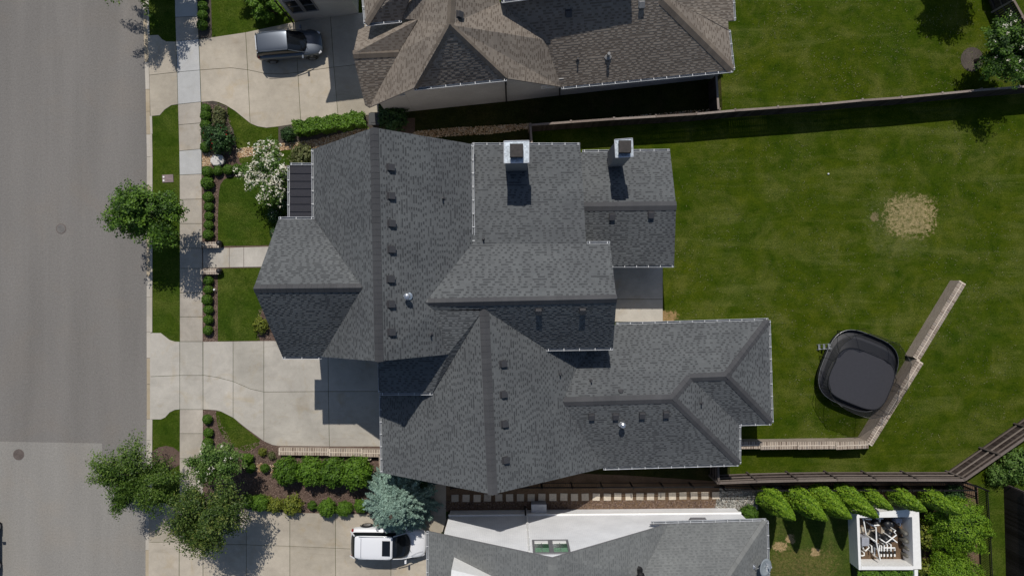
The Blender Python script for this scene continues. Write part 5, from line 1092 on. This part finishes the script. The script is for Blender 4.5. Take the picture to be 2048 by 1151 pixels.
for x, y, r_, k, lb in ((497, 1001, 12, 1, 'green shrub at the left end of the hedge above the lower driveway'), (521, 1004, 15, 1, 'bright round shrub second in the hedge above the lower driveway'), (623, 1011, 8, 0, 'small narrow green shrub in the mulch above the lower driveway'),
                        (656, 1013, 16, 1, 'round bright green shrub at the edge of the lower driveway'), (690, 1015, 13.5, 1, 'smaller round bright shrub left of the blue conifer'), (722, 1010, 12, 1, 'green shrub half hidden by the blue conifer'),
                        (500, 936, 9, 0, 'small dark shrub in the shadow of the crape myrtle'), (528, 936, 8, 0, 'small round shrub in the mulch above the lower hedge'), (495, 917, 10, 1, 'pale green perennial right of the crape myrtle')):
    put('green_shrub', sg[k], x, y, .4, r_/30.76*.97, lb)
yl = shrub_mesh('yellow_shrub', (1, 1, 1.6), 1200, .14, l_yellow, m_core, 71, .2, jitter=.16)
for x, y, r_, lb in ((548, 1011, 13, 'yellow-green loose shrub in the middle of the lower hedge'), (583, 1009, 17, 'larger yellow-green shrub at the right of the lower hedge'), (1856, 1070, 22, 'olive shrub between the enclosure and the large round conifer'), (1852, 1146, 24, 'olive shrub below the enclosure corner'), (532, 1002, 8, 'small yellow-green shrub squeezed into the lower hedge'),
                     (520, 650, 13, 'pale green shrub at the corner of the front gable'), (521, 905, 7, 'small bright plant in the mulch below the crescent lawn')):
    put('yellow_green_shrub', yl, x, y, .5, r_/30.76, lb)
hy = shrub_mesh('white_shrub', (1, 1, 1.6), 1000, .15, l_holly, m_core, 75, .2, l_white, 16, jitter=.15)
for x, y, r_, lb in ((572, 405, 14, 'hydrangea with pale heads beside the awning'), (548, 430, 12, 'dark shrub in the shade of the blossoming crape myrtle'), (548, 465, 9, 'low plant with white flowers at the roof edge above the front path')):
    put('flowering_shrub', hy, x, y, .4, r_/30.76, lb)
rs = shrub_mesh('rose_shrub', (1, 1, 1.5), 1500, .12, l_holly, m_core, 77, .2, l_redf, 14, jitter=.16)
for x, y, r_, lb in ((440, 280, 24, 'large dark green rose bush with a few red blooms above the boulder'), (413, 262, 12, 'red flowering shrub at the edge of the upper sidewalk')): put('rose_shrub', rs, x, y, .5, r_/30.76, lb)
hl = shrub_mesh('holly_shrub', (1, 1, 1.6), 1600, .12, l_holly, m_core, 79, .15, jitter=.12)
for x, y, r_, lb in ((787, 237, 26, 'dark shrub at the corner of the painted brick house'), (575, 268, 13, 'sparse dark shrub at the left end of the long hedge'), (1905, 992, 20, 'dark shrub in the shade below the fence corner'), (835, 955, 22, 'dark shrub under the garage eave beside the blue conifer')): put('dark_shrub', hl, x, y, .5, r_/30.76, lb)
st = shrub_mesh('grass_tuft', (1, 1, 1.5), 900, .2, l_straw, m_core, 81, .25, jitter=.22)
for x, y, r_, lb in ((437, 224, 10, 'straw coloured ornamental grass in the upper mulch bed'), (436, 240, 10, 'second straw coloured grass just below the first in the upper bed'), (605, 312, 18, 'soft ornamental grass at the left of the grey roof corner'), (541, 912, 6, 'dry little tuft in the mulch')):
    put('ornamental_grass', st, x, y, .4, r_/30.76, lb, 'ornamental grass')
rd = shrub_mesh('reed_clump', (1, 1, 1.4), 2600, .12, l_myrtle, m_core, 83, .3, jitter=.22)
for x, y, r_, lb in ((1996, 948, 17, 'wispy green clump close behind the slanting fence'), (2030, 925, 26, 'large green clump at the right edge behind the slanting fence')): put('reed_clump', rd, x, y, .4, r_/30.76, lb, 'shrub')
# long clipped hedge
def hedge(name, label, A, B, wd, hgt, mat, n, seed, leaf=.07):
    a, b_ = gp(*A), gp(*B); d = b_-a; L = d.length; an = math.atan2(d.y, d.x); r = np.random.default_rng(seed); q = r.random((n, 3)); face = r.integers(0, 4, n)
    X = (q[:, 0]-.5)*L; Y = (q[:, 1]-.5)*wd; Zc = q[:, 2]*hgt; Y = np.where(face == 1, wd/2, np.where(face == 2, -wd/2, Y)); Zc = np.where((face == 0) | (face == 3), hgt, Zc); nr = np.zeros((n, 3)); nr[:, 2] = np.where((face == 0) | (face == 3), 1, .2); nr[:, 1] = np.where(face == 1, 1, np.where(face == 2, -1, 0))
    wob = .07*np.sin(X*5)+.06*np.sin(X*11+Y*7); C = np.stack([X, Y+wob*.6, Zc+wob], 1)+r.normal(0, .035, (n, 3)); root = empty(name, (a+b_)/2, label, 'hedge', rz=an)
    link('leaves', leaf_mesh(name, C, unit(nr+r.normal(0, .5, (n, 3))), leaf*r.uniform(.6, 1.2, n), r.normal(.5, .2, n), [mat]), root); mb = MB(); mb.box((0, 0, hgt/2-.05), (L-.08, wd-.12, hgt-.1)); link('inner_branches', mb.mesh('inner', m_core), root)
hedge('clipped_hedge', 'long clipped hedge along the lower edge of the upper driveway', (598, 262), (734, 243), .75, 1.1, l_bright, 9000, 91); hedge('clipped_hedge', 'hedge below the white equipment enclosure at the bottom edge', (1702, 1142), (1810, 1142), .9, .9, l_bright, 5000, 92)
# upright arborvitae
def arbor_mesh(h_, r_, n, seed):
    r = np.random.default_rng(seed); t = r.random(n)**.9; a = r.uniform(0, 6.28, n); prof = np.minimum(1, (t*2.4+.6))*np.clip(1-t**1.45, 0, 1)**.72; rr = r_*prof*(1+.07*np.sin(a*5+t*9)+.05*np.sin(a*9-t*20)+r.normal(0, .045, n))
    C = np.stack([np.cos(a)*rr, np.sin(a)*rr, t*h_+.05], 1); N = unit(np.stack([np.cos(a)+r.normal(0, .45, n), np.sin(a)+r.normal(0, .45, n), .45+r.normal(0, .3, n)], 1)); T = .5+.22*np.sin(a*7+t*14)+r.normal(0, .2, n)
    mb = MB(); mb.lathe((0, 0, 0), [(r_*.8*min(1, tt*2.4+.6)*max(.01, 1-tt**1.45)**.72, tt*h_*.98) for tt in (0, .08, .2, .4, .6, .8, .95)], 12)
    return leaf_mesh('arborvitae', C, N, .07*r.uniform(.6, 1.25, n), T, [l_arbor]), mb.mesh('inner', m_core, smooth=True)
ab = [arbor_mesh(5.0, .80, 8000, 101), arbor_mesh(5.0, .78, 7000, 102), arbor_mesh(3.4, .56, 3600, 103)]
def arborvitae(foot, k, s, label, group='upright conifers below the plank fence'):
    o = empty('arborvitae', foot, label, 'conifer', group, rz=random.uniform(0, 6)); o.scale = (s, s, s); link('foliage', ab[k][0], o); link('inner_branches', ab[k][1], o)
for i, (x, y) in enumerate(((1524, 986), (1578.7, 985.7), (1622, 982), (1670, 980))): arborvitae(gp(x+4, y+2), i % 2, 1 if i else .97, ORD[i]+' tall pointed arborvitae from the left in the row below the fence')
for i, (x, y) in enumerate(((1727, 984), (1783, 984), (1845, 987))): arborvitae(gp(x, y), 2, (1, 1.1, 1.15)[i], ORD[i]+' shorter arborvitae right of the four tall ones')
bg_ = shrub_mesh('broad_conifer', (1, 1, 1.7), 15000, .036, l_cedar, m_core, 111, .16, jitter=.07)
put('broad_conifer', bg_, 1916, 1051, 1.4, 1.62, 'large round golden-green conifer right of the enclosure', 'conifer'); put('broad_conifer', bg_, 1903, 1152, 1.2, 1.5, 'second large round conifer at the bottom edge right of the enclosure', 'conifer')
put('green_shrub', sg[0], 1496, 1026, .4, .5, 'small green plant at the corner of the white house')
# low weeds of white clover and seed heads in the lawn
mb = MB()
LP = G([(1360, 300), (2040, 240), (2040, 820), (1900, 900), (1560, 900), (1560, 640), (1340, 640)]); xs = [p[0] for p in LP]; ys_ = [p[1] for p in LP]; k = 0
LQ = G([(1470, 0), (1960, 0), (2030, 170), (1450, 215)])
while k < 5200:
    P_ = LP if random.random() < .7 else LQ; xs = [p[0] for p in P_]; ys_ = [p[1] for p in P_]; x, y = random.uniform(min(xs), max(xs)), random.uniform(min(ys_), max(ys_))
    if not pip(P_, x, y) or random.random() > .25+.75*(math.sin(x*.9+2*math.sin(y*.5))*math.sin(y*1.1+x*.25) > .1): continue
    k += 1; a = random.uniform(0, 3.14); s = random.uniform(.02, .07); c, d = math.cos(a)*s, math.sin(a)*s; z = .02+random.random()*.03; mb.poly([(x-c, y-d, z), (x+d*.3, y-c*.3, z), (x+c, y+d, z+.02), (x-d*.3, y+c*.3, z)], 0, random.random())
prop(mb.build('lawn_weeds', l_straw, tone=True), kind='stuff')

# ---------------------------------------------------------------- small things
def manhole(px, py, r_, label, lidm=None):
    c = gp(px, py, -.106); root = empty('manhole_cover', c, label, 'manhole cover'); mb = MB(); mb.lathe(c, [(r_, 0), (r_, .008), (r_*.88, .010)], 32); mb.build('frame', m_rust, root)
    mb = MB(); mb.lathe(c, [(r_*.84, .004), (r_*.84, .013)], 32)
    for i in range(1, 5): mb.tube([c+Vector((math.cos(a/24*6.2832)*r_*.18*i, math.sin(a/24*6.2832)*r_*.18*i, .015)) for a in range(25)], .008, 4)
    mb.build('lid', lidm or m_rust, root)
manhole(120, 457, .33, 'round manhole cover in the darker asphalt', simple('dusty_iron', (.15, .142, .135), .8, var=.15, scale=14)); manhole(35, 909, .36, 'round manhole cover in the pale road patch')
mt = empty('water_meter_box', gp(336, 357), 'brown water meter lid with two white dots set in the verge grass', 'meter box'); c = gp(336, 357); mb = MB(); mb.box((c.x, c.y, .025), (.72, .5, .04), .05); mb.build('lid', m_lid, mt, bevel=.01)
for y in (-3, 4): q = gp(328, 357+y); mb = MB(); mb.lathe((q.x, q.y, .044), [(.06, 0), (.06, .015)], 12); mb.build('cap', m_white, mt)
r = np.random.default_rng(5); mb = MB(); c = gp(438, 322)
mb.lathe((c.x, c.y, 0), [(.44, 0), (.5, .12), (.47, .3), (.40, .36), (.05, .38)], 9, sx=.95, sy=.75); mb.v = [(v[0]+r.normal(0, .03), v[1]+r.normal(0, .03), v[2]+r.normal(0, .02)) for v in mb.v]; prop(mb.build('boulder', m_rock), 'pale flat boulder on the river pebbles by the sidewalk', 'boulder')
def bin_(px, py, label, rz=0, s=1.):
    c = gp(*shrink(px, py, 1.)); root = empty('wheelie_bin', c, label, 'bin', rz=rz); mb = MB(); mb.box((0, 0, .48*s), (.62*s, .68*s, .9*s), taper=1.0); 
    for i in range(4): v = mb.v[i]; mb.v[i] = (v[0]*.8, v[1]*.8, v[2])
    link('body', mb.mesh('body', m_bin), root); mb = MB(); mb.box((0, -.02, .96*s), (.68*s, .76*s, .06)); mb.box((0, -.1, 1.0*s), (.4*s, .3*s, .03)); link('lid', mb.mesh('lid', m_bin), root)
    for sx in (-1, 1): mb = MB(); mb.tube([(sx*.26, .3, .12), (sx*.32, .3, .12)], .11, 12); link('wheel', mb.mesh('wheel', m_tyre), root)
    mb = MB(); mb.tube([(-.25, .4, .93), (.25, .4, .93)], .02, 6); link('handle', mb.mesh('handle', m_bin), root)
bin_(748, 237, 'dark wheelie bin between the long hedge and the grey roof peak', 0, 1.0); bin_(875, 952, 'dark bin in the shade under the charcoal garage eave', .2, 1.05)
ac = empty('utility_cabinet', gp(1078, 1010), 'light grey utility cabinet against the white brick wall', 'utility cabinet'); c = gp(1077, 1008.5); mb = MB(); mb.box((c.x, c.y, .35), (.95, .5, .6)); mb.build('cabinet_body', m_greybox, ac, bevel=.02); mb = MB(); mb.box((c.x, c.y-.05, .68), (.98, .56, .05)); mb.build('cabinet_lid', simple('pale_grey_metal', (.55, .55, .56), .5), ac, bevel=.01)
mb = MB(); c = gp(739, 913); mb.lathe((c.x, c.y, 0), [(.12, 0), (.17, .2), (.19, .24), (.13, .24), (.12, .1)], 16); prop(mb.build('planter', m_stone), 'small round stone ring planter at the end of the driveway wall', 'planter')
for px, py, lab in ((656, 918, 'small white path light between the second and third large shrubs'), (698, 921, 'small white path light between the third and fourth large shrubs'), (432, 579, 'small white marker in the mulch below the front path')):
    c = gp(px, py); mb = MB(); mb.lathe((c.x, c.y, 0), [(.02, 0), (.02, .25), (.07, .27), (.05, .32)], 10); prop(mb.build('path_light', m_white), lab, 'garden light')
tn = gp(1656, 348); mb = MB(); mb.lathe((tn.x, tn.y, .0), [(.02, 0), (.05, .02), (.06, .06), (.04, .11), (.01, .12)], 10); prop(mb.build('ball', m_white, smooth=True), 'small white ball lying on the upper back lawn', 'ball')
mb = MB(); dc = gp(679, 1028, .031); mb.lathe(dc, [(.09, 0), (.09, .012)], 14); prop(mb.build('drain_cover', m_rust), 'small round drain cover at the upper edge of the lower driveway', 'drain cover')
